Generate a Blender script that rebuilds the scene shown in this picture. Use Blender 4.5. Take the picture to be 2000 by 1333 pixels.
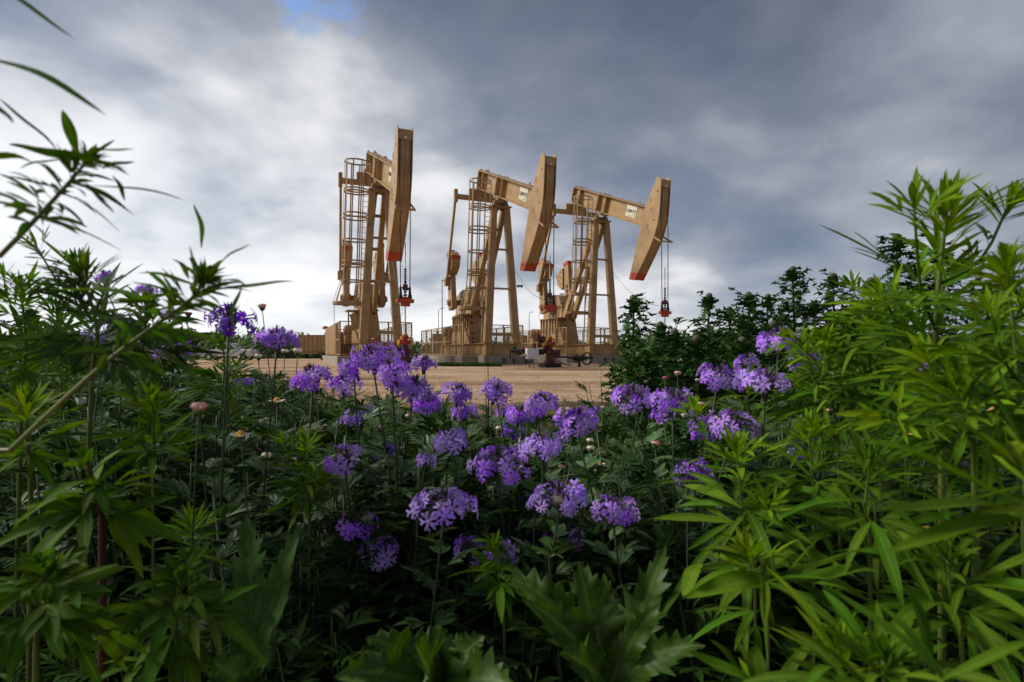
import bpy, math, random
import numpy as np
from mathutils import Vector, Matrix
R = math.radians
S = bpy.context.scene
COL = S.collection
for o in list(bpy.data.objects): bpy.data.objects.remove(o)

# ------------------------------------------------------------------ camera
F, HZ, CZ = 1080.0, 690.0, 0.76          # focal length in photo pixels, horizon row, lens height
cd = bpy.data.cameras.new('camera'); cam = bpy.data.objects.new('camera', cd); COL.objects.link(cam)
cam.location = (0, 0, CZ); cam.rotation_euler = (R(90), 0, 0)
cd.lens = F / 2000 * 36; cd.sensor_width = 36; cd.shift_y = (HZ - 666.5) / 2000
cd.clip_start = .02; cd.clip_end = 3000
cd.dof.use_dof = True; cd.dof.focus_distance = 2.2; cd.dof.aperture_fstop = 9
S.camera = cam

# ------------------------------------------------------------------ light
SUN_AZ, SUN_EL = R(-82), R(40)             # sun behind thin cloud, to the left
def sun_dir(): return Vector((math.sin(SUN_AZ) * math.cos(SUN_EL), math.cos(SUN_AZ) * math.cos(SUN_EL), math.sin(SUN_EL)))
sd = bpy.data.lights.new('sun', 'SUN'); sun = bpy.data.objects.new('sun', sd); COL.objects.link(sun)
sd.energy = 2.7; sd.angle = R(20); sd.color = (1, .94, .86)
sun.rotation_euler = sun_dir().to_track_quat('Z', 'Y').to_euler()
S.view_settings.view_transform = 'Standard'; S.view_settings.look = 'None'
S.view_settings.exposure = .38; S.view_settings.gamma = 1

W = bpy.data.worlds.new('World'); S.world = W; W.use_nodes = True
def world():
    nt = W.node_tree; N = nt.nodes; L = nt.links; N.clear()
    def n(t, **k):
        x = N.new(t)
        for a, b in k.items(): setattr(x, a, b)
        return x
    def m(op, a, b=None, c=None, clamp=False):
        x = n('ShaderNodeMath', operation=op, use_clamp=clamp)
        for i, v in enumerate((a, b, c)):
            if v is None: continue
            if isinstance(v, (int, float)): x.inputs[i].default_value = v
            else: L.new(v, x.inputs[i])
        return x.outputs[0]
    tc = n('ShaderNodeTexCoord'); sp = n('ShaderNodeSeparateXYZ'); L.new(tc.outputs['Generated'], sp.inputs[0])
    X, Y, Z = sp.outputs
    za = m('ADD', m('ABSOLUTE', Z), .34)
    cb = n('ShaderNodeCombineXYZ'); L.new(m('DIVIDE', X, za), cb.inputs[0]); L.new(m('DIVIDE', Y, za), cb.inputs[1])
    cb.inputs[2].default_value = 3.1
    def noise(scale, detail, rough, vec=cb.outputs[0], dist=0.):
        x = n('ShaderNodeTexNoise'); x.inputs['Scale'].default_value = scale; x.inputs['Detail'].default_value = detail
        x.inputs['Roughness'].default_value = rough; x.inputs['Distortion'].default_value = dist
        L.new(vec, x.inputs['Vector']); return x.outputs['Fac']
    big = noise(.75, 2, .45); mid = noise(2.1, 4, .48, dist=.15); fine = noise(6.5, 5, .55)
    # brighter towards the left and the horizon, heavy towards upper right
    b = m('MULTIPLY_ADD', X, -.32, .43)
    b = m('MULTIPLY_ADD', m('MINIMUM', m('MAXIMUM', m('SUBTRACT', Z, .28), 0), .25), -1.15, b)
    b = m('MULTIPLY_ADD', m('MINIMUM', Y, 0), .22, b)
    hor = m('POWER', m('SUBTRACT', 1, m('MINIMUM', m('MAXIMUM', Z, 0), 1)), 6)
    b = m('MULTIPLY_ADD', hor, .33, b)
    b = m('MULTIPLY_ADD', m('SUBTRACT', big, .5), .72, b)
    b = m('MULTIPLY_ADD', m('SUBTRACT', mid, .5), 1.0, b)
    b = m('MULTIPLY_ADD', m('SUBTRACT', fine, .5), .20, b)
    rp = n('ShaderNodeValToRGB'); cr = rp.color_ramp
    pts = [(0.0, (.085, .105, .148)), (.25, (.16, .185, .24)), (.45, (.29, .315, .365)), (.65, (.62, .63, .65)), (.85, (.80, .81, .83)), (1, (.93, .93, .94))]
    while len(cr.elements) < len(pts): cr.elements.new(.5)
    for e, (p, c) in zip(cr.elements, pts): e.position = p; e.color = (*c, 1)
    L.new(m('MAXIMUM', b, 0), rp.inputs[0])
    cl = n('ShaderNodeBackground'); L.new(rp.outputs[0], cl.inputs[0]); cl.inputs[1].default_value = 1
    sk = n('ShaderNodeTexSky', sky_type='NISHITA', sun_disc=False); sk.sun_elevation = SUN_EL; sk.sun_rotation = SUN_AZ
    sk.altitude = 500; sk.air_density = 1; sk.dust_density = .3; sk.ozone_density = 3
    bs = n('ShaderNodeBackground'); L.new(sk.outputs[0], bs.inputs[0]); bs.inputs[1].default_value = .14
    # a rent in the cloud high up, just left of the middle
    d = Vector((-.335, 1, .635)).normalized()
    dp = n('ShaderNodeVectorMath', operation='DOT_PRODUCT'); L.new(tc.outputs['Generated'], dp.inputs[0]); dp.inputs[1].default_value = d
    rag = noise(11, 6, .62, tc.outputs['Generated'], dist=.6)
    gap = m('MULTIPLY_ADD', m('SUBTRACT', 1, dp.outputs['Value']), -430, .62)
    gap = m('ADD', gap, m('MULTIPLY', m('SUBTRACT', rag, .5), 5.5))
    gap = m('MULTIPLY', gap, .8, clamp=True)
    low = m('MULTIPLY', m('SUBTRACT', .30, m('ABSOLUTE', m('SUBTRACT', mid, .30))), .35, clamp=True)
    gap = m('MAXIMUM', gap, low)
    mx = n('ShaderNodeMixShader'); L.new(gap, mx.inputs[0]); L.new(cl.outputs[0], mx.inputs[1]); L.new(bs.outputs[0], mx.inputs[2])
    out = n('ShaderNodeOutputWorld'); L.new(mx.outputs[0], out.inputs[0])
world()
# ------------------------------------------------------------------ materials
def mat(name, col, rough=.6, metal=0., var=.0, vscale=3., bump=0., bscale=40., col2=None, spec=.5, trans=0., island=0., rib=0., coat=0., objr=0., streak=0.):
    m_ = bpy.data.materials.new(name); m_.use_nodes = True; nt = m_.node_tree; N = nt.nodes; L = nt.links
    p = N['Principled BSDF']; p.inputs['Roughness'].default_value = rough; p.inputs['Metallic'].default_value = metal
    p.inputs['Specular IOR Level'].default_value = spec
    if coat: p.inputs['Coat Weight'].default_value = coat
    base = N.new('ShaderNodeRGB'); base.outputs[0].default_value = (*col, 1); c = base.outputs[0]
    tc = N.new('ShaderNodeTexCoord')
    if var or col2:
        no = N.new('ShaderNodeTexNoise'); no.inputs['Scale'].default_value = vscale; no.inputs['Detail'].default_value = 6
        no.inputs['Roughness'].default_value = .65; L.new(tc.outputs['Object'], no.inputs['Vector'])
        mr = N.new('ShaderNodeMapRange'); mr.inputs[1].default_value = .35; mr.inputs[2].default_value = .65; L.new(no.outputs[0], mr.inputs[0])
        mx = N.new('ShaderNodeMix'); mx.data_type = 'RGBA'
        c2 = col2 or tuple(x * (1 - var) for x in col)
        L.new(mr.outputs[0], mx.inputs[0]); L.new(c, mx.inputs[6]); mx.inputs[7].default_value = (*c2, 1); c = mx.outputs[2]
    if streak:
        mp = N.new('ShaderNodeMapping'); mp.inputs['Scale'].default_value = (2.2, 2.2, .7); L.new(tc.outputs['Object'], mp.inputs[0])
        no = N.new('ShaderNodeTexNoise'); no.inputs['Scale'].default_value = 1.3; no.inputs['Detail'].default_value = 7; no.inputs['Roughness'].default_value = .7; L.new(mp.outputs[0], no.inputs['Vector'])
        mr = N.new('ShaderNodeMapRange'); mr.inputs[1].default_value = .52; mr.inputs[2].default_value = .75; mr.inputs[4].default_value = streak; L.new(no.outputs[0], mr.inputs[0])
        mx = N.new('ShaderNodeMix'); mx.data_type = 'RGBA'; L.new(mr.outputs[0], mx.inputs[0]); L.new(c, mx.inputs[6]); mx.inputs[7].default_value = (.14, .07, .03, 1); c = mx.outputs[2]
        n2 = N.new('ShaderNodeTexNoise'); n2.inputs['Scale'].default_value = 7; n2.inputs['Detail'].default_value = 8; n2.inputs['Roughness'].default_value = .8; L.new(tc.outputs['Object'], n2.inputs['Vector'])
        r2 = N.new('ShaderNodeMapRange'); r2.inputs[1].default_value = .66; r2.inputs[2].default_value = .74; r2.inputs[4].default_value = .8; L.new(n2.outputs[0], r2.inputs[0])
        m2 = N.new('ShaderNodeMix'); m2.data_type = 'RGBA'; L.new(r2.outputs[0], m2.inputs[0]); L.new(c, m2.inputs[6]); m2.inputs[7].default_value = (.12, .05, .02, 1); c = m2.outputs[2]
    if island:
        g = N.new('ShaderNodeNewGeometry'); hs = N.new('ShaderNodeHueSaturation')
        a = N.new('ShaderNodeMapRange'); a.inputs[3].default_value = 1 - island; a.inputs[4].default_value = 1 + island
        L.new(g.outputs['Random Per Island'], a.inputs[0]); L.new(a.outputs[0], hs.inputs['Value'])
        b = N.new('ShaderNodeMapRange'); b.inputs[3].default_value = .5 - island * .055; b.inputs[4].default_value = .5 + island * .055
        wn = N.new('ShaderNodeMath'); wn.operation = 'FRACT'; ml = N.new('ShaderNodeMath'); ml.operation = 'MULTIPLY'; ml.inputs[1].default_value = 7.3
        L.new(g.outputs['Random Per Island'], ml.inputs[0]); L.new(ml.outputs[0], wn.inputs[0]); L.new(wn.outputs[0], b.inputs[0]); L.new(b.outputs[0], hs.inputs['Hue'])
        L.new(c, hs.inputs['Color']); c = hs.outputs[0]
    if objr:
        oi = N.new('ShaderNodeObjectInfo'); hs = N.new('ShaderNodeHueSaturation'); a = N.new('ShaderNodeMapRange'); a.inputs[3].default_value = 1 - objr; a.inputs[4].default_value = 1 + objr * .6
        L.new(oi.outputs['Random'], a.inputs[0]); L.new(a.outputs[0], hs.inputs['Value']); L.new(a.outputs[0], hs.inputs['Saturation'])
        L.new(c, hs.inputs['Color']); c = hs.outputs[0]
    if rib:
        uv = N.new('ShaderNodeUVMap'); sx = N.new('ShaderNodeSeparateXYZ'); L.new(uv.outputs[0], sx.inputs[0])
        a = N.new('ShaderNodeMath'); a.operation = 'SUBTRACT'; a.inputs[1].default_value = .5; L.new(sx.outputs[0], a.inputs[0])
        b = N.new('ShaderNodeMath'); b.operation = 'ABSOLUTE'; L.new(a.outputs[0], b.inputs[0])
        d = N.new('ShaderNodeMapRange'); d.inputs[1].default_value = .03; d.inputs[2].default_value = .09; d.inputs[3].default_value = rib; d.inputs[4].default_value = 0
        L.new(b.outputs[0], d.inputs[0])
        # side veins
        v = N.new('ShaderNodeMath'); v.operation = 'MULTIPLY_ADD'; v.inputs[1].default_value = -.55; L.new(b.outputs[0], v.inputs[0]); L.new(sx.outputs[1], v.inputs[2])
        v2 = N.new('ShaderNodeMath'); v2.operation = 'MULTIPLY'; v2.inputs[1].default_value = 60; L.new(v.outputs[0], v2.inputs[0])
        v3 = N.new('ShaderNodeMath'); v3.operation = 'SINE'; L.new(v2.outputs[0], v3.inputs[0])
        v4 = N.new('ShaderNodeMapRange'); v4.inputs[1].default_value = .8; v4.inputs[2].default_value = 1; v4.inputs[3].default_value = 0; v4.inputs[4].default_value = rib * .3; L.new(v3.outputs[0], v4.inputs[0])
        mxx = N.new('ShaderNodeMath'); mxx.operation = 'MAXIMUM'; L.new(d.outputs[0], mxx.inputs[0]); L.new(v4.outputs[0], mxx.inputs[1])
        mx = N.new('ShaderNodeMix'); mx.data_type = 'RGBA'; L.new(mxx.outputs[0], mx.inputs[0]); L.new(c, mx.inputs[6])
        mx.inputs[7].default_value = (min(1, col[0] * 2.0 + .03), min(1, col[1] * 1.6 + .03), min(1, col[2] * 2 + .02), 1); c = mx.outputs[2]
    L.new(c, p.inputs['Base Color'])
    if bump:
        no = N.new('ShaderNodeTexNoise'); no.inputs['Scale'].default_value = bscale; no.inputs['Detail'].default_value = 5; L.new(tc.outputs['Object'], no.inputs['Vector'])
        bp = N.new('ShaderNodeBump'); bp.inputs['Strength'].default_value = bump; bp.inputs['Distance'].default_value = .02
        L.new(no.outputs[0], bp.inputs['Height']); L.new(bp.outputs[0], p.inputs['Normal'])
    if trans:
        tr = N.new('ShaderNodeBsdfTranslucent'); hs = N.new('ShaderNodeHueSaturation'); hs.inputs['Saturation'].default_value = 1.1; hs.inputs['Value'].default_value = 1.5
        L.new(c, hs.inputs['Color']); L.new(hs.outputs[0], tr.inputs[0])
        ms = N.new('ShaderNodeMixShader'); ms.inputs[0].default_value = trans
        L.new(p.outputs[0], ms.inputs[1]); L.new(tr.outputs[0], ms.inputs[2]); L.new(ms.outputs[0], N['Material Output'].inputs[0])
    return m_
M = {}
M['tan'] = mat('tan_paint', (.46, .29, .125), .5, var=.3, vscale=1.4, bump=.1, bscale=9, streak=.38)
M['tan2'] = mat('tan_paint_dusty', (.37, .24, .11), .6, streak=.3, var=.3, vscale=2.5, bump=.1, bscale=12)
M['red'] = mat('orange_red_paint', (.52, .075, .02), .45, var=.2, vscale=4)
M['wred'] = mat('dark_red_paint', (.11, .010, .013), .4, var=.3, vscale=6)
M['bred'] = mat('bright_red_paint', (.42, .02, .02), .4, var=.15, vscale=6)
M['yel'] = mat('yellow_paint', (.65, .36, .02), .45)
M['blk'] = mat('black_steel', (.02, .02, .022), .5, metal=.3, var=.3)
M['rope'] = mat('wire_rope_steel', (.035, .03, .03), .55, metal=.4)
M['rod'] = mat('polished_rod_steel', (.22, .20, .19), .35, metal=.8)
M['hole'] = mat('dark_opening', (.008, .007, .006), .9)
M['conc'] = mat('concrete', (.35, .30, .24), .9, var=.3, vscale=2.2, bump=.3, bscale=30)
M['white'] = mat('white_paint', (.72, .72, .70), .5, var=.08)
M['sign'] = mat('cream_sign_panel', (.74, .71, .52), .5, var=.08)
M['ink'] = mat('black_lettering', (.015, .015, .03), .5)
M['grn'] = mat('green_lettering', (.12, .30, .05), .5)
M['glass'] = mat('dark_glass', (.03, .04, .05), .1)
M['tyre'] = mat('tyre_rubber', (.018, .018, .018), .8)
M['rim'] = mat('wheel_rim', (.5, .5, .5), .4, metal=.6)
M['blue'] = mat('blue_paint', (.02, .12, .22), .4)
M['gravel'] = mat('stone_chips', (.46, .36, .27), .9, island=.35)
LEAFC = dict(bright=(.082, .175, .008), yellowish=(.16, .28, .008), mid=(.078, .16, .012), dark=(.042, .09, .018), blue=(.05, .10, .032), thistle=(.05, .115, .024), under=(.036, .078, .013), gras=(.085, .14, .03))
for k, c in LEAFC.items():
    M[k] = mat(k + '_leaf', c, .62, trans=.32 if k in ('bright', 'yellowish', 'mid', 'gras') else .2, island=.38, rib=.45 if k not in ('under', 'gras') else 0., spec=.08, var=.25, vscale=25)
M['stem'] = mat('green_stem', (.12, .17, .03), .5, var=.3, vscale=20)
M['stemy'] = mat('yellow_green_stem', (.22, .24, .05), .5, var=.3, vscale=30)
M['stemv'] = mat('verbena_stem', (.035, .06, .016), .6, var=.3, vscale=30)
M['stemd'] = mat('dark_stem', (.045, .06, .02), .6, var=.3, vscale=20)
M['stemr'] = mat('red_brown_stem', (.09, .03, .018), .6, var=.3, vscale=20)
M['pur'] = mat('purple_petal', (.45, .205, .80), .55, trans=.25, island=.16, spec=.2, objr=.28)
M['pur2'] = mat('deep_purple_petal', (.27, .09, .68), .55, trans=.25, island=.18, spec=.2, objr=.28)
M['pur3'] = mat('lilac_petal', (.48, .28, .84), .55, trans=.25, island=.14, spec=.2, objr=.25)
M['tube'] = mat('violet_floret_tube', (.20, .10, .34), .6)
M['eye'] = mat('pale_flower_eye', (.62, .55, .62), .6)
M['calyx'] = mat('brown_green_calyx', (.055, .06, .03), .7, island=.3)
M['bud'] = mat('purple_bud', (.18, .05, .20), .6, island=.2)
M['dwhite'] = mat('white_ray_petal', (.78, .70, .60), .6, trans=.2, island=.08)
M['dpink'] = mat('pink_ray_petal', (.72, .46, .40), .6, trans=.2, island=.15)
M['dyel'] = mat('yellow_disc', (.70, .40, .04), .7, island=.15, bump=.3, bscale=900)
M['dmag'] = mat('magenta_petal', (.50, .07, .20), .6, island=.15)
M['thead'] = mat('thistle_bud', (.10, .09, .05), .8, island=.3)

def soil(name, dirt):
    m_ = bpy.data.materials.new(name); m_.use_nodes = True; nt = m_.node_tree; N = nt.nodes; L = nt.links; p = N['Principled BSDF']
    p.inputs['Roughness'].default_value = .95; p.inputs['Specular IOR Level'].default_value = .2
    tc = N.new('ShaderNodeTexCoord'); mp = N.new('ShaderNodeMapping'); L.new(tc.outputs['Object'], mp.inputs[0])
    mp.inputs['Scale'].default_value = (.16, 1.2, 1) if dirt else (1, 1, 1)
    def noise(s, v, d=6, r=.6):
        x = N.new('ShaderNodeTexNoise'); x.inputs['Scale'].default_value = s; x.inputs['Detail'].default_value = d; x.inputs['Roughness'].default_value = r
        L.new(v, x.inputs['Vector']); return x.outputs[0]
    a = noise(.9, mp.outputs[0]); b = noise(14, tc.outputs['Object']); c = noise(70, tc.outputs['Object'], 3)
    rp = N.new('ShaderNodeValToRGB'); cr = rp.color_ramp
    cols = [(.32, (.17, .09, .045)), (.43, (.38, .23, .125)), (.55, (.56, .375, .225)), (.70, (.68, .50, .34))] if dirt else [(.3, (.05, .035, .02)), (.45, (.15, .095, .06)), (.58, (.26, .17, .11)), (.8, (.36, .25, .17))]
    while len(cr.elements) < 4: cr.elements.new(.5)
    for e, (q, cc) in zip(cr.elements, cols): e.position = q; e.color = (*cc, 1)
    L.new(a, rp.inputs[0])
    mx = N.new('ShaderNodeMix'); mx.data_type = 'RGBA'; mx.blend_type = 'MULTIPLY'; mx.inputs[0].default_value = .75
    mr = N.new('ShaderNodeMapRange'); mr.inputs[1].default_value = .3; mr.inputs[2].default_value = .7; mr.inputs[3].default_value = .55; mr.inputs[4].default_value = 1.25
    L.new(b, mr.inputs[0]); L.new(rp.outputs[0], mx.inputs[6]); L.new(mr.outputs[0], mx.inputs[7]); L.new(mx.outputs[2], p.inputs['Base Color'])
    ad = N.new('ShaderNodeMath'); ad.operation = 'ADD'; L.new(b, ad.inputs[0]); L.new(c, ad.inputs[1])
    bp = N.new('ShaderNodeBump'); bp.inputs['Strength'].default_value = .8; bp.inputs['Distance'].default_value = .03; L.new(ad.outputs[0], bp.inputs['Height']); L.new(bp.outputs[0], p.inputs['Normal'])
    return m_
M['dirt'] = soil('graded_caliche', True); M['soil'] = soil('dark_field_soil', False)
def plain():
    m_ = mat('dry_plain', (.075, .085, .03), .95, col2=(.16, .13, .07), vscale=.15); return m_
M['plain'] = plain()

# ------------------------------------------------------------------ helpers
class MB:
    def __init__(s): s.v = []; s.f = []; s.uv = None; s.mi = []; s.cur = 0
    def n(s): return len(s.v)
    def face(s, f): s.f.append(tuple(f)); s.mi.append(s.cur)
    def box(s, c, sz, rz=0., rx=0.):
        m_ = Matrix.Translation(c) @ Matrix.Rotation(rz, 4, 'Z') @ Matrix.Rotation(rx, 4, 'X'); i = s.n()
        for x in (-.5, .5):
            for y in (-.5, .5):
                for z in (-.5, .5): s.v.append(tuple(m_ @ Vector((x * sz[0], y * sz[1], z * sz[2]))))
        for f in ((0, 1, 3, 2), (4, 6, 7, 5), (0, 4, 5, 1), (2, 3, 7, 6), (0, 2, 6, 4), (1, 5, 7, 3)): s.face([i + k for k in f])
        return s
    def bar(s, p, q, w, h, side=(1, 0, 0), w2=None, h2=None):
        """rectangular member from p to q; w is its size along `side`"""
        p = Vector(p); q = Vector(q); d = (q - p).normalized(); a = Vector(side); a = (a - d * a.dot(d)).normalized(); b = d.cross(a); i = s.n()
        for P, ww, hh in ((p, w, h), (q, w2 or w, h2 or h)):
            for x, y in ((-.5, -.5), (.5, -.5), (.5, .5), (-.5, .5)): s.v.append(tuple(P + a * x * ww + b * y * hh))
        for f in ((3, 2, 1, 0), (4, 5, 6, 7), (0, 1, 5, 4), (1, 2, 6, 5), (2, 3, 7, 6), (3, 0, 4, 7)): s.face([i + k for k in f])
        return s
    def ibeam(s, p, q, w, h, t, side=(1, 0, 0)):
        p = Vector(p); q = Vector(q); d = (q - p).normalized(); a = Vector(side); a = (a - d * a.dot(d)).normalized(); b = d.cross(a)
        s.bar(p + b * (h / 2 - t / 2), q + b * (h / 2 - t / 2), w, t, side); s.bar(p - b * (h / 2 - t / 2), q - b * (h / 2 - t / 2), w, t, side)
        s.bar(p, q, t, h - 2 * t, side); return s
    def tube(s, pts, r, n=8, r2=None, caps=True):
        pts = [Vector(p) for p in pts]; k = len(pts); i = s.n(); up = Vector((.013, .02, 1)); r2 = r if r2 is None else r2
        for j, p in enumerate(pts):
            d = (pts[min(j + 1, k - 1)] - pts[max(j - 1, 0)]).normalized()
            a = up.cross(d)
            if a.length < .05: a = Vector((1, 0, 0)).cross(d)
            a.normalize(); b = d.cross(a); rr = r + (r2 - r) * j / (k - 1)
            for e in range(n):
                an = 2 * math.pi * e / n; s.v.append(tuple(p + a * math.cos(an) * rr + b * math.sin(an) * rr))
        for j in range(k - 1):
            for e in range(n):
                f = (e + 1) % n; s.face((i + j * n + e, i + j * n + f, i + (j + 1) * n + f, i + (j + 1) * n + e))
        if caps:
            s.face([i + e for e in range(n)][::-1]); s.face([i + (k - 1) * n + e for e in range(n)])
        return s
    def ring(s, c, r, tr, ax='Z', n=20, m=6, a0=0., a1=2 * math.pi):
        pts = []
        c = Vector(c)
        for j in range(n + 1):
            a = a0 + (a1 - a0) * j / n; x, y = math.cos(a) * r, math.sin(a) * r
            pts.append(c + (Vector((x, y, 0)) if ax == 'Z' else Vector((0, x, y)) if ax == 'X' else Vector((x, 0, y))))
        return s.tube(pts, tr, m)
    def prism(s, poly, x0, x1):
        """poly of (y, z) points extruded along x"""
        i = s.n(); k = len(poly)
        for x in (x0, x1):
            for (y, z) in poly: s.v.append((x, y, z))
        s.face([i + j for j in range(k)]); s.face([i + k + j for j in range(k)][::-1])
        for j in range(k):
            l = (j + 1) % k; s.face((i + j, i + k + j, i + k + l, i + l))
        return s
    def plan(s, poly, z0, z1):
        i = s.n(); k = len(poly)
        for z in (z0, z1):
            for (x, y) in poly: s.v.append((x, y, z))
        s.face([i + j for j in range(k)][::-1]); s.face([i + k + j for j in range(k)])
        for j in range(k):
            l = (j + 1) % k; s.face((i + j, i + l, i + k + l, i + k + j))
        return s
    def lathe(s, prof, c=(0, 0, 0), n=16, ax='Z'):
        i = s.n(); c = Vector(c)
        for (r, z) in prof:
            for e in range(n):
                a = 2 * math.pi * e / n; x, y = r * math.cos(a), r * math.sin(a)
                s.v.append(tuple(c + (Vector((x, y, z)) if ax == 'Z' else Vector((z, x, y)) if ax == 'X' else Vector((x, z, y)))))
        for j in range(len(prof) - 1):
            for e in range(n):
                f = (e + 1) % n; s.face((i + j * n + e, i + j * n + f, i + (j + 1) * n + f, i + (j + 1) * n + e))
        s.face([i + e for e in range(n)][::-1]); s.face([i + (len(prof) - 1) * n + e for e in range(n)])
        return s
    def tri(s, a, b, c):
        i = s.n(); s.v += [tuple(a), tuple(b), tuple(c)]; s.face((i, i + 1, i + 2))
    def build(s, name, m_, parent=None, smooth=False, bevel=0.):
        me = bpy.data.meshes.new(name); me.from_pydata(s.v, [], s.f)
        ms = m_ if isinstance(m_, (list, tuple)) else [m_]
        for x in ms: me.materials.append(x)
        if len(ms) > 1: me.polygons.foreach_set('material_index', s.mi)
        if s.uv is not None and len(s.uv) == len(s.v):
            ul = me.uv_layers.new(name='UVMap'); li = np.empty(len(me.loops), dtype=np.int32); me.loops.foreach_get('vertex_index', li)
            ul.data.foreach_set('uv', np.asarray(s.uv, dtype=np.float32)[li].ravel())
        if smooth: me.polygons.foreach_set('use_smooth', [True] * len(me.polygons))
        o = bpy.data.objects.new(name, me); COL.objects.link(o); o.parent = parent
        if bevel:
            b = o.modifiers.new('bevel', 'BEVEL'); b.width = bevel; b.segments = 1; b.limit_method = 'ANGLE'
        me.update()
        return o
def build_each(mb, name, m_, parent):
    """one object for every loose piece of the builder"""
    par = list(range(len(mb.v)))
    def find(a):
        while par[a] != a: par[a] = par[par[a]]; a = par[a]
        return a
    for f in mb.f:
        r = find(f[0])
        for k in f[1:]: par[find(k)] = r
    groups = {}
    for f in mb.f: groups.setdefault(find(f[0]), []).append(f)
    for fs in groups.values():
        ids = sorted({k for f in fs for k in f}); mp = {k: i for i, k in enumerate(ids)}; q = MB(); q.v = [mb.v[k] for k in ids]
        for f in fs: q.face([mp[k] for k in f])
        q.build(name, m_, parent)
def tag(o, label=None, cat=None, group=None, kind=None):
    if label: o['label'] = label
    if cat: o['category'] = cat
    if group: o['group'] = group
    if kind: o['kind'] = kind
    return o
def empty(name, loc=(0, 0, 0), rz=0., label=None, cat=None, group=None):
    o = bpy.data.objects.new(name, None); COL.objects.link(o); o.location = loc; o.rotation_euler = (0, 0, rz); o.empty_display_size = .1
    return tag(o, label, cat, group)
def copy_tree(o, parent=None):
    c = o.copy(); COL.objects.link(c); c.parent = parent
    for ch in list(o.children): copy_tree(ch, c)
    return c
def at(px, py, Y): return Vector(((px - 1000) / F * Y, Y, CZ + (HZ - py) / F * Y))

# ------------------------------------------------------------------ ground
def grid_sheet(name, x0, x1, y0, y1, nx, ny, hf, m_, ypow=1.):
    xs = np.linspace(x0, x1, nx); ys = y0 + (y1 - y0) * np.linspace(0, 1, ny) ** ypow
    Xg, Yg = np.meshgrid(xs, ys); Zg = hf(Xg, Yg)
    v = np.stack([Xg, Yg, Zg], -1).reshape(-1, 3)
    idx = np.arange(nx * ny).reshape(ny, nx)
    f = np.stack([idx[:-1, :-1], idx[:-1, 1:], idx[1:, 1:], idx[1:, :-1]], -1).reshape(-1, 4)
    me = bpy.data.meshes.new(name); me.from_pydata(v.tolist(), [], f.tolist()); me.materials.append(m_)
    me.polygons.foreach_set('use_smooth', [True] * len(me.polygons))
    o = bpy.data.objects.new(name, me); COL.objects.link(o); return o
rs = np.random.RandomState(4)
_w = [(rs.uniform(.1, .8), rs.uniform(.8, 6), rs.uniform(0, 6.3), rs.uniform(.3, 1)) for _ in range(26)]
def dirt_h(x, y):
    z = np.zeros_like(x)
    for a, b, p, w in _w: z += w * np.sin(a * x * .35 + b * y + p + .8 * np.sin(.23 * x + p)) / (1 + .45 * b)
    z = z * .017
    for yc, wd in ((11.5, .25), (13.3, .25), (17.2, .3), (19.1, .3), (9.9, .2)):          # wheel ruts
        yy = y - yc - .25 * np.sin(x * .22 + yc); z -= .05 * np.exp(-(yy / wd) ** 2) - .035 * np.exp(-((yy - wd * 1.6) / wd) ** 2)
    return z
grd = MB(); grd.v = [(-1500, -200, -.08), (1500, -200, -.08), (1500, 2500, -.08), (-1500, 2500, -.08)]; grd.face((0, 1, 2, 3))
tag(grd.build('ground', M['plain']), kind='structure')
soil_o = grid_sheet('field_soil', -14, 14, -3, 9.6, 60, 40, lambda x, y: .02 * np.sin(x * 1.3) * np.sin(y * 1.7) - .03, M['soil'])
tag(soil_o, kind='structure')
def edge_h(x, y):
    e = 8.1 + .35 * np.sin(x * 1.1) + .2 * np.sin(x * 2.7 + 1)
    return dirt_h(x, y) + .05 - .16 * np.clip(1 - (y - e) / .7, 0, 1)
pad = grid_sheet('dirt_pad', -60, 60, 7.2, 75, 420, 700, lambda x, y: edge_h(x, y) - .05, M['dirt'], 1.7)
tag(pad, kind='structure')
PADZ = 0.0

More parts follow.
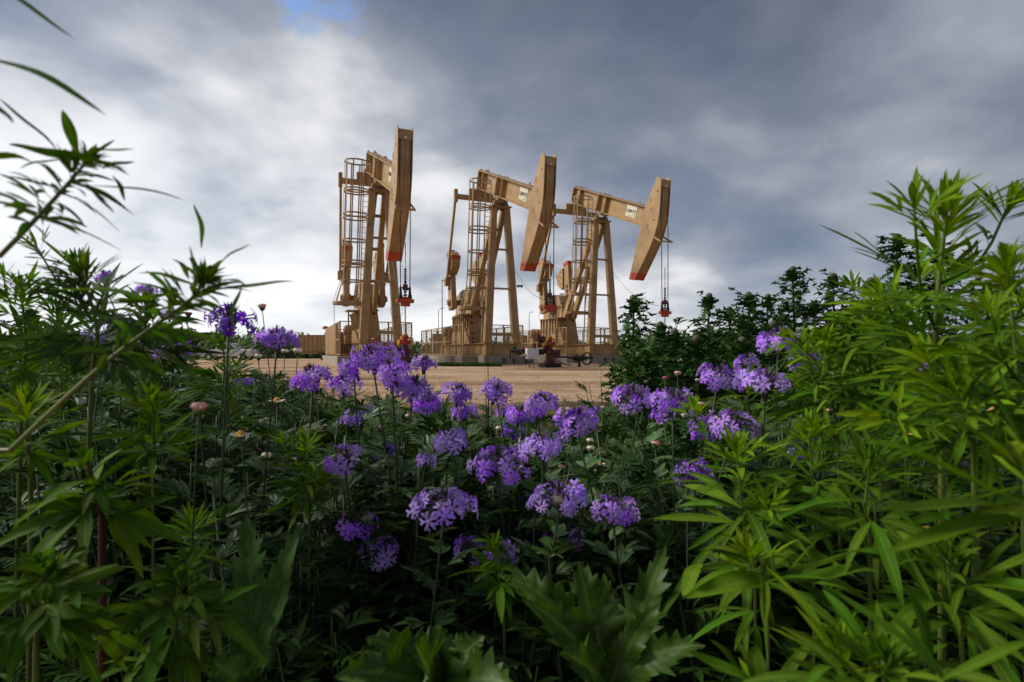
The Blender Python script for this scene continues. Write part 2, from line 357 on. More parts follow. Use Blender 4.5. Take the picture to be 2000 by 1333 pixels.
# ------------------------------------------------------------------ pump jacks (local: x across, y away from the well, z up; the well at the origin)
PH = R(22.5)
WELLS = [(-5.02, 26.0), (2.03, 29.6), (9.28, 33.55)]
def make_pump():
    T = M['tan']; T2 = M['tan2']
    root = empty('pump_jack')
    # --- skid
    b = MB()
    for x in (-1.05, 1.12): b.ibeam((x, 7.0, .99), (x, 18.6, .99), .32, .82, .04, (1, 0, 0))
    b.box((.03, 7.05, .99), (2.2, .05, .78)); b.box((.03, 7.06, 1.385), (2.5, .36, .035)); b.box((.03, 7.1, .60), (2.4, .4, .03))
    for x in (-1.18, -.62, .9, 1.26): b.box((x, 7.0, .99), (.035, .16, .76))
    for y in (8.6, 10.2, 11.8, 13.4, 15, 16.6, 18.4): b.box((.03, y, .95), (2.1, .14, .6))
    for y in (7.9, 9.2, 10.5, 12.1, 13.3, 14.5, 15.7, 16.9, 18.1):
        for x in (-1.19, 1.26): b.box((x, y, .99), (.06, .025, .74))
    b.box((.03, 18.62, .99), (2.3, .05, .8))
    sk = b.build('skid', T, root, bevel=.006)
    st = MB()                                          # little hanging step on the left of the skid
    for x in (0, .22): st.box((-1.30, 11.2 + x * 2, .95), (.03, .04, .5))
    for z in (.72, .95): st.box((-1.30, 11.42, z), (.03, .44, .03))
    st.build('step', T, sk)
    # --- samson post
    for sx in (-1, 1):
        l = MB(); l.bar((sx * 1.0 + .02, 7.1, 1.41), (sx * .44 - .02, 7.28, 10.3), .50, .42, w2=.38, h2=.36); leg = l.build('post_leg', T, root, bevel=.012)
        f = MB(); f.box((sx * 1.0 + .02, 7.1, 1.425), (.56, .5, .04))
        for dx in (-.22, .22): f.lathe([(.04, 0), (.04, .07)], (sx * 1.0 + dx, 6.93, 1.44), 6)
        f.build('foot_plate', T, leg)
    for z, w in ((1.98, .2), (4.98, .12), (7.55, .13)):
        k = (z - 1.41) / 8.9; x = 1.0 - .56 * k
        MB().box((0, 7.1 + .18 * k, z), (2 * x - .3, .09, w)).build('cross_brace', T, root)
    l = MB()
    for sx in (-1, 1): l.bar((sx * .30, 7.5, 10.25), (sx * .40, 12.2, 3.62), .30, .48, (1, 0, 0))
    l.box((0, 9.55, 7.3), (.66, .16, .2)); l.box((0, 8.3, 9.1), (.6, .12, .18)); l.box((0, 10.9, 5.45), (.8, .14, .2))
    l.build('rear_leg', T, root, bevel=.01)
    sb = MB(); sb.box((0, 7.35, 10.35), (1.38, .75, .07)); sb.box((0, 7.35, 10.27), (1.0, .62, .09))
    for sx in (-1, 1): sb.lathe([(.17, -.13), (.2, -.1), (.2, .1), (.17, .13)], (sx * .36, 7.35, 10.58), 14, 'X'); sb.box((sx * .36, 7.35, 10.46), (.3, .5, .16))
    sb.lathe([(.1, -.5), (.1, .5)], (0, 7.35, 10.58), 12, 'X')
    br = sb.build('saddle_bearing', T2, root, bevel=.006)
    # --- walking beam
    sl = R(22.4); c, s_ = math.cos(sl), math.sin(sl)
    P0 = Vector((0, 1.55, 9.38 + .12)); dv = Vector((0, c, s_)); nv = Vector((0, -s_, c))
    P0 = Vector((0, 1.75, 9.42)); Lb = 10.1
    bm = MB(); H = 1.24
    bm.bar(P0 + nv * (H / 2 - .025), P0 + dv * Lb + nv * (H / 2 - .025), .66, .05)
    bm.bar(P0 - nv * (H / 2 - .025), P0 + dv * Lb - nv * (H / 2 - .025), .66, .05)
    bm.bar(P0, P0 + dv * Lb, .07, H - .1)
    bm.bar(P0 + dv * (Lb - .02) , P0 + dv * (Lb + .02), .60, H - .12)
    beam = bm.build('walking_beam', T, root, bevel=.005)
    for t in (4.95, 6.05, 8.9):
        q = MB()
        for sx in (-1, 1): q.bar(P0 + dv * t + Vector((sx * .19, 0, 0)) - nv * (H / 2 - .06), P0 + dv * t + Vector((sx * .19, 0, 0)) + nv * (H / 2 - .06), .27, .05)
        q.build('stiffener', T, beam)
    for t in (1.2, 8.7):
        q = MB(); cc = P0 + dv * t + nv * (H / 2 + .05)
        q.tube([cc + dv * (.11 * math.cos(a)) + nv * (.16 * math.sin(a)) for a in [math.pi * k / 10 for k in range(11)]], .028, 6)
        q.build('lifting_eye', T, beam)
    q = MB()
    for t in (.4, 5.4, 5.9, 9.55, 9.8, 9.95):
        for x in (-.22, .22): q.lathe([(.05, 0), (.05, .1)], P0 + dv * t + nv * (H / 2) + Vector((x, 0, 0)), 6)
    build_each(q, 'bolt', T2, beam)
    q = MB(); q.bar(P0 + dv * 5.55 - nv * (H / 2 + .18), P0 + dv * 5.55 - nv * H / 2, .7, .8); q.build('center_bearing_block', T2, beam)
    # sign on the left web
    for sx in (-1,):
        o_ = P0 + dv * 1.85 + nv * .06 + Vector((sx * .045, 0, 0))
        q = MB(); q.bar(o_ - dv * .62, o_ + dv * .62, .02, .74); sg = q.build('sign', M['sign'], beam)
        def text(t_, size, off, m_, name='lettering'):
            cu = bpy.data.curves.new(name, 'FONT'); cu.body = t_; cu.size = size; cu.extrude = .004; cu.align_x = 'CENTER'; cu.align_y = 'CENTER'; cu.offset = .005; cu.space_character = 1.04
            to = bpy.data.objects.new(name, cu); COL.objects.link(to); to.parent = sg; cu.materials.append(m_)
            xa = -dv; ya = nv; zaxis = xa.cross(ya)
            pos = o_ + Vector((sx * .018, 0, 0)) + xa * off[0] + ya * off[1]
            mt = Matrix.Identity(4)
            for k in range(3): mt[k][0] = xa[k]; mt[k][1] = ya[k]; mt[k][2] = zaxis[k]; mt[k][3] = pos[k]
            bpy.context.view_layer.update()
            me = bpy.data.meshes.new_from_object(to); bpy.data.objects.remove(to); to = bpy.data.objects.new(name, me); COL.objects.link(to); to.parent = sg; to.matrix_local = mt; return to
        text('L', .32, (-.50, .0), M['ink']); text('i', .32, (-.385, .0), M['ink']); text('BERTY', .27, (.10, -.01), M['ink'])
        q = MB(); pts = []
        for k in range(19):
            a = R(-165 + k * 11.5); pts.append(o_ + Vector((sx * .016, 0, 0)) + (-dv) * (.08 + .47 * math.cos(a)) + nv * (-.02 + .27 * math.sin(a)))
        q.tube(pts, .012, 4, r2=.02); q.build('swoosh', M['grn'], sg)
        q = MB(); q.lathe([(.035, -.008), (.035, .008)], o_ + (-dv) * .5 - nv * .28 + Vector((sx * .012, 0, 0)), 10, 'X'); q.build('emblem_dot', M['ink'], sg)
    # --- horsehead
    face = [(-.12, 11.22), (-.06, 10.6), (-.01, 9.9), (.08, 9.25), (.26, 8.6), (.55, 8.0), (.95, 7.4), (1.42, 6.85), (1.92, 6.28), (2.38, 5.78), (2.66, 5.48)]
    back = [(3.24, 5.60), (3.07, 6.05), (2.02, 8.72), (1.56, 9.86), (.36, 11.46), (.1, 11.47), (-.02, 11.40)]
    def lerp_face(z):
        for (y0, z0), (y1, z1) in zip(face[:-1], face[1:]):
            if z <= z0 and z >= z1: return y0 + (y1 - y0) * (z0 - z) / (z0 - z1)
        return face[-1][0]
    zc = 6.02
    up = [p for p in face if p[1] > zc] + [(lerp_face(zc - .12), zc - .12)] + back[1:]
    lo = [(lerp_face(zc - .12), zc - .12)] + [p for p in face if p[1] < zc - .12] + [back[0], back[1]]
    h = MB()
    for x in (-.36, .32): h.prism(up, x, x + .04)
    fi = [(y + .07, z) for y, z in face if z > zc] + [(lerp_face(zc - .12) + .07, zc - .12)]
    i0 = h.n()
    for (y, z) in fi: h.v += [(-.32, y, z), (-.008, y, z), (.008, y, z), (.32, y, z), (-.32, y + .05, z), (.32, y + .05, z)]
    for j in range(len(fi) - 1):
        a = i0 + j * 6; d = a + 6
        h.face((a, a + 1, d + 1, d)); h.face((a + 2, a + 3, d + 3, d + 2)); h.face((a + 5, a + 4, d + 4, d + 5))
        h.v += []
    h.prism([(.02, 11.2), (.0, 10.85), (.14, 10.85), (.16, 11.2)], -.318, .318)
    h.prism([(-.10, 11.25), (-.08, 10.78), (-.03, 10.78), (-.05, 11.25)], -.30, .30)
    bk = [(y, z) for y, z in back if zc < z < 11.5]
    h.prism([(3.02, 6.08), (1.99, 8.70), (1.53, 9.84), (.35, 11.42), (.30, 11.38), (1.47, 9.80), (1.92, 8.68), (2.95, 6.05)], -.318, .318)
    head = h.build('horsehead', T, root, bevel=.004)
    q = MB()
    for (y, z) in fi[:-1]: pass
    for j in range(len(fi) - 1):
        (y0, z0), (y1, z1) = fi[j], fi[j + 1]
        i = q.n(); q.v += [(-.012, y0 + .03, z0), (.012, y0 + .03, z0), (.012, y1 + .03, z1), (-.012, y1 + .03, z1)]; q.face((i, i + 1, i + 2, i + 3))
    q.build('seam', M['hole'], head)
    q = MB()
    for x in (-.365, .318): q.prism(lo, x, x + .047)
    q.prism([(lerp_face(5.9) + .05, 5.9), (2.70, 5.50), (3.20, 5.60), (3.05, 6.0)], -.318, .318)
    q.build('red_tip', M['red'], head)
    q = MB()
    for (y, z) in ((.25, 10.62), (.62, 8.95), (2.75, 5.85)): q.lathe([(.055, -.006), (.055, .006)], (-.363, y, z), 10, 'X')
    build_each(q, 'hole', M['hole'], head)
    q = MB()
    for (y, z) in ((.95, 10.15), (1.35, 8.55), (.9, 9.55), (1.2, 8.2)):
        q.tube([(-.37, y, z), (-.42, y - .02, z + .03), (-.42, y - .12, z + .22), (-.37, y - .14, z + .26)], .014, 5)
    build_each(q, 'grab_handle', T2, head)
    q = MB(); q.bar((-.40, .72, 7.98), (-.44, -.12, 7.5), .05, .09); q.bar((.40, .72, 7.98), (.44, -.12, 7.5), .05, .09); q.bar((-.47, -.12, 7.5), (.47, -.12, 7.5), .06, .09, (0, 1, 0))
    q.build('rope_guard', T, head)
    q = MB(); q.box((0, -.11, 10.86), (.14, .03, .09)); q.build('white_tab', M['white'], head)
    # --- bridle and polished rod
    for sx in (-1, 1):
        pts = [(sx * .26, -.085, 10.8)] + [(sx * .26, y - .02, z) for y, z in face if z < 10.7 and z > 9.2] + [(sx * .25, .02, 8.3), (sx * .22, 0, 3.95)]
        q = MB().tube(pts, .024, 6); rp = q.build('wire_rope', M['rope'], root)
        s2 = MB(); s2.lathe([(.025, 0), (.05, -.12), (.07, -.42), (.1, -.5), (.1, -.62), (.05, -.64)], (sx * .22, 0, 3.95), 8); s2.build('rope_socket', M['blk'], rp)
    cb = MB(); cb.prism([(-.13, 3.30), (.13, 3.30), (.13, 3.12), (-.13, 3.12)], -.40, .40); cb.prism([(-.12, 3.12), (.12, 3.12), (.12, 2.95), (-.12, 2.95)], -.22, .22)
    cb.prism([(-.1, 3.40), (.1, 3.40), (.1, 3.30), (-.1, 3.30)], -.16, .16)
    car = cb.build('carrier_bar', M['red'], root, bevel=.02)
    q = MB()
    for z, r in ((3.44, .09), (3.58, .07), (3.7, .13), (3.8, .13), (3.9, .12), (4.02, .06)): q.lathe([(r, 0), (r, .09)], (0, 0, z), 8)
    q.box((-.17, 0, 3.82), (.2, .12, .05)); q.box((.12, -.02, 3.78), (.1, .16, .1)); q.build('rod_clamp', M['wred'], car)
    q = MB()
    for k in range(6): q.lathe([(.045, 0), (.07, .04), (.045, .08)], (0, 0, 4.1 + k * .11), 8)
    q.build('coupling', M['blk'], car)
    q = MB(); q.ring((-.42, -.1, 2.72), .3, .009, 'Y', 18, 4, R(60), R(390)); q.build('cable_loop', M['rope'], car)
    MB().tube([(0, 0, 1.5), (0, 0, 5.95)], .026, 8).build('polished_rod', M['rod'], root, smooth=True)
    pts = []
    a, b_ = Vector((.55, 7.0, 7.0)), Vector((-.1, .1, 3.6))
    for k in range(15):
        t = k / 14; p = a.lerp(b_, t); p.z -= 1.1 * 4 * t * (1 - t) * .6; pts.append(p)
    MB().tube(pts, .013, 4).build('signal_cable', M['rope'], root)
    pts = [(.9, 7.0, 3.4)]
    # --- gearbox pedestal
    b = MB(); i = b.n()
    zb, zt = 1.40, 3.60
    for (x0, x1, y0, y1, z) in ((-.62, .86, 12.0, 16.6, zb), (-.58, .62, 12.25, 16.2, zt)):
        b.v += [(x0, y0, z), (x1, y0, z), (x1, y1, z), (x0, y1, z)]
    for f in ((3, 2, 1, 0), (4, 5, 6, 7), (0, 1, 5, 4), (1, 2, 6, 5), (2, 3, 7, 6), (3, 0, 4, 7)): b.face([i + k for k in f])
    b.box((0.02, 14.2, 3.66), (1.36, 4.15, .09))
    ped = b.build('gearbox_pedestal', T, root, bevel=.01)
    q = MB()
    for y in (12.4, 12.9, 13.4, 13.9, 14.4, 15.0, 15.6, 16.1): q.box((-.64, y, 3.0), (.10, .035, 1.2)); q.box((-.66, y, 3.52), (.12, .05, .16))
    q.box((-.61, 13.1, 1.8), (.05, .9, .8))
    q.build('rib', T, ped)
    q = MB()
    for z in (3.42, 2.98, 2.2, 1.85, 1.55): q.box((-.36 + (3.4 - z) * .03, 12.235 - (3.6 - z) * .115, z), (.16, .02, .13), rx=-.11)
    q.box((.36, 12.215, 3.42), (.16, .02, .13), rx=-.11)
    build_each(q, 'inspection_hole', M['hole'], ped)
    b = MB()
    b.prism([(12.5, 3.71), (12.5, 4.55), (16.0, 4.55), (16.0, 3.71)], -.46, .46)
    b.box((0, 14.25, 4.6), (1.16, 3.9, .12))
    prof = [(12.65, 4.66), (12.7, 4.95), (12.95, 5.32), (13.3, 5.55), (13.7, 5.6), (14.6, 5.52), (15.4, 5.25), (15.85, 4.95), (15.95, 4.66)]
    b.prism(prof, -.52, .52)
    for x in (-.54, .54): b.prism([(14.25 + .75 * math.cos(a), 4.6 + .6 * math.sin(a)) for a in [2 * math.pi * k / 16 for k in range(16)]], x - .03, x + .03)
    gb = b.build('gearbox', T, root, bevel=.02)
    q = MB()
    for y in np.linspace(12.5, 16, 9):
        for x in (-.53, .53): q.lathe([(.045, -.12), (.045, .12)], (x, y, 4.6), 6)
    q.box((.0, 13.4, 5.66), (.3, .3, .08)); build_each(q, 'bolt', T2, gb)
    MB().lathe([(.2, -1.62), (.2, 1.62)], (0, 14.3, 4.62), 14, 'X').build('crank_shaft', T2, gb, smooth=False)
    q = MB()
    for x in (-.86, -.5, -.2, .5): q.box((x, 12.46 - .04, 4.1), (.08, .1, .7))
    build_each(q, 'rib', T, gb)
    # --- cranks
    for sx in (-1, 1):
        q = MB(); xa = sx * 1.22
        B0 = Vector((xa, 14.2, 4.1)); B1 = Vector((xa, 14.75, 8.55))
        q.bar(B0, B1, .40, 1.0, (1, 0, 0), w2=.36, h2=.78)
        q.lathe([(.42, -.2), (.42, .2)], (xa, 14.3, 4.62), 16, 'X'); q.lathe([(.3, -.3), (.3, .3)], (xa, 14.3, 4.62), 14, 'X')
        cr = q.build('crank', T, root, bevel=.015)
        q = MB()
        for z in (5.7, 6.1, 6.5): q.lathe([(.17, -.25), (.17, .25)], (xa, 14.4 + (z - 5.7) * .12, z), 12, 'X'); q.lathe([(.09, -.31), (.09, .31)], (xa, 14.4 + (z - 5.7) * .12, z), 8, 'X')
        q.build('wrist_pin', T2, cr)
        q = MB(); q.bar(Vector((xa, 14.72, 8.32)), Vector((xa, 14.76, 8.60)), .42, .84, (1, 0, 0)); q.build('red_end', M['red'], cr)
        q = MB(); f = -1 if sx < 0 else 1; y0 = 14.72 + f * .32; zc_ = 8.55 if sx < 0 else 8.1
        fan = [(y0, zc_)] + [(y0 + f * (1.35 * math.sin(R(a))), zc_ - 1.35 + 1.35 * math.cos(R(a))) for a in (12, 25, 38, 50, 62)] + [(y0 + f * 1.0, zc_ - 1.35), (y0 + f * .25, zc_ - 1.85), (y0 - f * .03, zc_ - 1.75)]
        q.prism(fan, xa - .32, xa + .32); cw = q.build('counterweight', T, cr, bevel=.02)
        q = MB(); ce = fan[4]; q.bar((xa, ce[0] + f * .0, ce[1] + .0), (xa, (ce[0] + fan[6][0]) / 2 + f * .04, (ce[1] + fan[6][1]) / 2 + .15), .66, .28); q.build('red_edge', M['red'], cw)
        q = MB()
        for (dy, dz) in ((.35, -.35), (.7, -.6), (.35, -.8), (.6, -1.05), (.3, -1.3)):
            q.lathe([(.06, -.33), (.06, .33)], (xa, y0 + f * dy, zc_ + dz), 8, 'X')
        build_each(q, 'bolt_hole', M['hole'], cw)
    # --- equaliser and pitman arms
    q = MB(); q.bar((-1.95, 11.1, 11.85), (1.95, 11.1, 11.85), .34, .30, (0, 1, 0)); q.prism([(10.93, 12.0), (11.27, 12.0), (11.27, 12.5), (10.93, 12.5)], -.9, .9)
    q.box((0, 11.05, 12.32), (.5, .5, .5)); eq = q.build('equalizer_beam', T, root, bevel=.01)
    q = MB(); q.lathe([(.2, -.4), (.2, .4)], (0, 11.0, 12.55), 12, 'X'); q.build('tail_bearing', T2, eq)
    for sx in (-1, 1):
        q = MB(); q.bar((sx * 1.88, 11.12, 12.15), (sx * 1.60, 14.5, 6.3), .15, .22, (1, 0, 0)); q.box((sx * 1.9, 11.12, 11.9), (.24, .3, .9))
        q.box((sx * 1.60, 14.5, 6.2), (.34, .4, .6)); q.build('pitman_arm', T, root, bevel=.008)
    # --- ladder with safety cage up the left side
    A = Vector((-1.02, 7.75, 3.55)); B = Vector((-.78, 7.75, 12.05)); A0 = Vector((-1.12, 7.75, 1.4))
    q = MB()
    for dx in (-.0, .38):
        q.bar(Vector((-1.16 + dx + (.0), 7.75, 1.42)), Vector((-.86 + dx, 7.75, 12.1)), .05, .09, (1, 0, 0))
    lad = q.build('ladder', T, root)
    q = MB()
    for k in range(34):
        z = 1.7 + k * .31; x = -1.16 + (z - 1.42) * .3 / 10.68; q.bar((x, 7.75, z), (x + .38, 7.75, z), .022, .022, (0, 0, 1))
    q.build('rung', T, lad)
    q = MB()
    def hoop(z, w=.95, wide=0., th=.09):
        x = -1.16 + (z - 1.42) * .3 / 10.68; pts = []
        cx = x - .30 - wide
        for k in range(15):
            a = R(-20 + 220 * k / 14 + 80)
            pts.append(Vector((cx + (w / 2 + wide) * math.cos(a) * 1.0, 7.72 + w / 2 * math.sin(a), z)))
        pts = [Vector((x + .36, 7.72 + .1, z))] + [Vector((cx + (w / 2 + wide + .1) * math.cos(R(a)), 7.72 + (w / 2 + .05) * math.sin(R(a)), z)) for a in range(50, 311, 20)] + [Vector((x + .36, 7.72 - .1, z))]
        for a_, b__ in zip(pts[:-1], pts[1:]): q.bar(a_, b__, .02, th, (a_ - b__).cross(Vector((0, 0, 1))))
        return cx, (w / 2 + wide + .1), (w / 2 + .05)
    rows = []
    for z in (3.62, 3.72, 5.0, 5.9, 6.15, 7.4, 8.7, 8.95, 10.25, 10.4, 12.05): rows.append((z, hoop(z, .95, .12 + max(0, (5.2 - z)) * .14)))
    for ang in (70, 110, 145, 180, 215, 250, 290):
        for (z0, (c0, a0, b0)), (z1, (c1_, a1, b1)) in zip(rows[:-1], rows[1:]):
            ca, sa = math.cos(R(ang)), math.sin(R(ang))
            q.bar((c0 + a0 * ca, 7.72 + b0 * sa, z0), (c1_ + a1 * ca, 7.72 + b1 * sa, z1), .075, .02, (-sa, ca, 0))
    for z in (5.95, 8.85, 10.3): q.bar((-.75 + (z - 6) * .03, 7.6, z), (-.45, 7.35, z), .1, .1, (0, 0, 1))
    q.build('safety_cage', T, lad)
    # --- platform bracing beside the pedestal
    q = MB()
    q.bar((-1.25, 11.7, 3.3), (-.62, 11.8, 1.5), .1, .1); q.box((-1.0, 12.2, 3.56), (.9, 1.6, .05)); q.bar((-1.35, 11.6, 1.45), (-1.35, 11.6, 3.5), .09, .09)
    q.build('platform_brace', T, root)
    # --- motor and belt guard at the tail
    q = MB(); q.box((-.4, 17.6, 1.75), (1.2, 1.0, .7)); q.box((-.4, 17.6, 1.36), (1.5, 1.3, .06)); mo = q.build('motor_mount', T, root, bevel=.01)
    q = MB(); q.lathe([(.1, -.75), (.36, -.7), (.42, -.6), (.42, .5), (.34, .62), (.1, .66)], (-.35, 17.6, 2.45), 18, 'X')
    for k in range(8): q.box((-.35, 17.6 + .43 * math.cos(k * .785), 2.45 + .43 * math.sin(k * .785)), (1.0, .05, .05))
    q.build('motor', M['tan2'], mo)
    q = MB(); q.prism([(12.6 + 3.4, 5.0), (16.6, 5.35), (17.1, 5.1), (18.15, 2.9), (18.1, 2.1), (17.6, 1.8), (17.0, 2.0), (15.5, 4.3)], .70, 1.0); q.build('belt_guard', T, root, bevel=.02)
    q = MB(); q.box((-1.0, 19.4, 1.6), (.9, .5, 1.6)); q.box((-1.0, 19.12, 1.6), (.7, .03, 1.2)); q.build('control_cabinet', M['conc'], root)
    q = MB(); q.tube([(-1.9, 15.8, .6), (-1.9, 15.8, 4.15), (-1.8, 15.8, 4.25), (-1.5, 15.7, 4.3)], .025, 6); q.build('conduit', M['rod'], root)
    q = MB(); q.box((.62, 11.9, 2.05), (.16, .03, .18)); dc = q.build('warning_decal', M['white'], root)
    q = MB(); q.box((.62, 11.88, 2.10), (.14, .012, .05)); q.build('warning_stripe', M['bred'], dc)
    return root
pump_labels = ['tan beam pump seen almost head on, the tallest in the row and closest to camera',
               'tan beam pump in the middle of the three, lettered sign on its beam',
               'tan beam pump at the far end of the row, next to the thistle bushes']
pump = make_pump()
pumps = []
for i, (x, y) in enumerate(WELLS):
    o = pump if i == 0 else copy_tree(pump)
    o.location = (x, y, PADZ); o.rotation_euler = (0, 0, PH); tag(o, pump_labels[i], 'pump jack', 'tan pump jacks in a row on the dirt pad'); pumps.append(o)

def place(o, i): o.location = (WELLS[i][0], WELLS[i][1], PADZ); o.rotation_euler = (0, 0, PH)
# slabs
q = MB(); q.plan([(-1.3, 6.85), (2.3, 6.85), (2.3, 21), (-2.35, 21), (-2.35, 8.2), (-1.3, 8.2)], -.3, .575)
slab = q.build('concrete_slab', M['conc'], None, bevel=.02)
q = MB()
for (x, z) in ((.05, .34), (.75, .34), (1.6, .34)):
    q.lathe([(.07, 0), (.07, -.09)], (x, 6.83, z), 10, 'Y'); q.box((x, 6.79, z - .14), (.05, .05, .26))
q.build('anchor_loop', M['blk'], slab)
sl_lab = ['pale concrete slab under the tallest pump, mostly hidden by purple flowers', 'pale concrete slab under the middle pump, grass strip along its edge', 'pale concrete slab under the far pump behind the white box and valves']
for i in range(3):
    o = slab if i == 0 else copy_tree(slab)
    place(o, i); tag(o, sl_lab[i], 'concrete slab', 'concrete slabs under the pump jacks')
# fences
def make_fence():
    r = empty('safety_fence'); T = M['tan']
    z0, z1 = .60, 2.66
    C = [(-2.15, 8.55), (2.15, 8.55), (2.15, 20.5), (-2.15, 20.5)]
    mesh = MB()
    for (a, b) in ((0, 1), (1, 2), (2, 3), (3, 0)):
        A = Vector((*C[a], 0)); B = Vector((*C[b], 0)); L_ = (B - A).length; n = max(2, round(L_ / 1.7))
        rail = MB()
        for z in (z1, z0 + .08) + ((z0 + 1.0,) if a != 0 else ()): rail.bar(A + Vector((0, 0, z)), B + Vector((0, 0, z)), .06, .06, (0, 0, 1))
        rail.build('rail', T, r)
        for k in range(n):
            P = A.lerp(B, k / n); MB().box((P.x, P.y, (z0 + z1) / 2), (.08, .08, z1 - z0)).build('fence_post', T, r)
        if True:
            d = (B - A).normalized(); m_ = int(L_ / .16)
            for k in range(1, m_):
                P = A + d * (k * L_ / m_); mesh.bar(P + Vector((0, 0, z0 + .1)), P + Vector((0, 0, z1 - .03)), .010, .010, (1, 0, 0))
            for k in range(1, 12):
                z = z0 + .1 + k * .165; mesh.bar(A + Vector((0, 0, z)), B + Vector((0, 0, z)), .009, .009, (0, 0, 1))
    tag(mesh.build('mesh_panel', M['tan2'], r))
    k_ = MB(); k_.box((1.1, 8.5, 1.9), (.22, .03, .2)); pl = k_.build('warning_plate', M['bred'], r)
    k_ = MB(); k_.box((1.1, 8.48, 1.9), (.14, .012, .12)); k_.build('plate_face', M['white'], pl)
    sp = MB()
    for y in (17.2, 20.5): sp.box((-2.15, (17.2 + 20.5) / 2, 1.6), (.02, 3.2, 1.95)); break
    return r, sp
fence, solid = make_fence()
fl = ['tan wire mesh safety fence round the tallest pump, solid panels on its left side', 'tan wire mesh safety fence round the base of the middle pump', 'tan wire mesh safety fence round the base of the far pump']
for i in range(3):
    o = fence if i == 0 else copy_tree(fence)
    place(o, i); tag(o, fl[i], 'safety fence', 'safety fences round the pump jacks')
q = MB()
for k in range(22): q.box((-2.17, 11.3 + k * .42, 1.68), (.05 if k % 2 else .09, .42, 2.0))
q.build('solid_panel', M['tan'], fence)
q = MB(); q.lathe([(.05, -.1), (.2, -.08), (.26, .0), (.2, .12), (.05, .16)], (-2.2, 20.4, 2.75), 12); q.build('red_lamp', M['bred'], fence)

# ------------------------------------------------------------------ wellheads
def handwheel(r, c, ax, name='handwheel', m_=None, par=None):
    q = MB(); q.ring(c, r, r * .13, ax, 16, 6)
    for a in (0, 2.09, 4.19):
        d = {'X': Vector((0, math.cos(a), math.sin(a))), 'Y': Vector((math.cos(a), 0, math.sin(a))), 'Z': Vector((math.cos(a), math.sin(a), 0))}[ax]
        q.tube([Vector(c), Vector(c) + d * r], r * .09, 5)
    return q.build(name, m_ or M['bred'], par)
def make_well():
    r = empty('wellhead')
    q = MB(); q.lathe([(.34, .0), (.34, .08), (.2, .09), (.2, .2), (.32, .21), (.32, .32), (.21, .33), (.21, .75), (.31, .76), (.31, .87), (.19, .88), (.19, .98), (.13, 1.0), (.13, 1.16)], (0, 0, 0), 16)
    sp = q.build('casing_spool', M['wred'], r)
    q = MB()
    for z in (.265, .815):
        for k in range(10): q.lathe([(.03, -.1), (.03, .1)], (.27 * math.cos(k * .628), .27 * math.sin(k * .628), z), 6)
    build_each(q, 'stud', M['blk'], sp)
    q = MB(); q.lathe([(.16, 1.16), (.2, 1.18), (.2, 1.34), (.12, 1.38), (.12, 1.46), (.16, 1.48), (.16, 1.56), (.08, 1.6)], (0, 0, 0), 12)
    q.box((0, 0, 1.27), (.5, .2, .16)); sb = q.build('stuffing_box', M['bred'], r)
    q = MB()
    for sx in (-1, 1): q.lathe([(.11, -.05), (.14, 0), (.11, .05)], (sx * .30, 0, 1.24), 8, 'X'); q.lathe([(.06, -.04), (.09, 0), (.06, .04)], (sx * .2, -.1, 1.45), 8, 'X')
    q.lathe([(.12, 0), (.12, .06)], (0, 0, 1.6), 8); q.build('packing_cap', M['yel'], sb)
    q = MB(); q.box((0, 0, -.05), (1.0, 1.0, .22)); q.build('cellar_cover', M['blk'], r)
    return r
wl = ['dark red wellhead with yellow topped stuffing box beneath the tallest pump', 'wellhead with red and yellow valves behind the white box', 'red and yellow wellhead top poking out above the thistle bushes']
well = make_well(); wells = []
for i in range(3):
    o = well if i == 0 else copy_tree(well)
    place(o, i); tag(o, wl[i], 'wellhead', 'wellheads in front of the pump jacks'); wells.append(o)
# extra pieces of each wellhead (side outlets, flowlines)
def well1_extra(r):
    q = MB(); q.tube([(-.2, 0, .95), (-1.3, .3, .95), (-1.9, .9, .9), (-2.1, 2.2, .6)], .06, 8); q.tube([(-.2, 0, .5), (-1.0, 0, .5), (-1.0, .2, .2), (-1.0, .6, 0)], .05, 8)
    for x in (-.5, -.95): q.lathe([(.12, -.12), (.16, -.1), (.1, 0), (.16, .1), (.12, .12)], (x, 0, .5), 10, 'X')
    q.tube([(.2, 0, .5), (.9, 0, .5), (1.3, .4, .35)], .045, 8); q.lathe([(.1, -.1), (.14, -.08), (.09, 0), (.14, .08), (.1, .1)], (.6, 0, .5), 10, 'X'); q.build('flowline', M['blk'], r)
    q = MB(); q.lathe([(.09, 0), (.13, .05), (.13, .25), (.09, .3), (.05, .55)], (-1.0, .0, .6), 10); q.tube([(-1.3, .3, .95), (-1.3, .3, 1.35)], .05, 6); q.build('valve_body', M['wred'], r)
    handwheel(.2, (-1.3, .3, 1.42), 'Z', par=r); handwheel(.15, (-1.0, 0, 1.2), 'Z', m_=M['wred'], par=r)
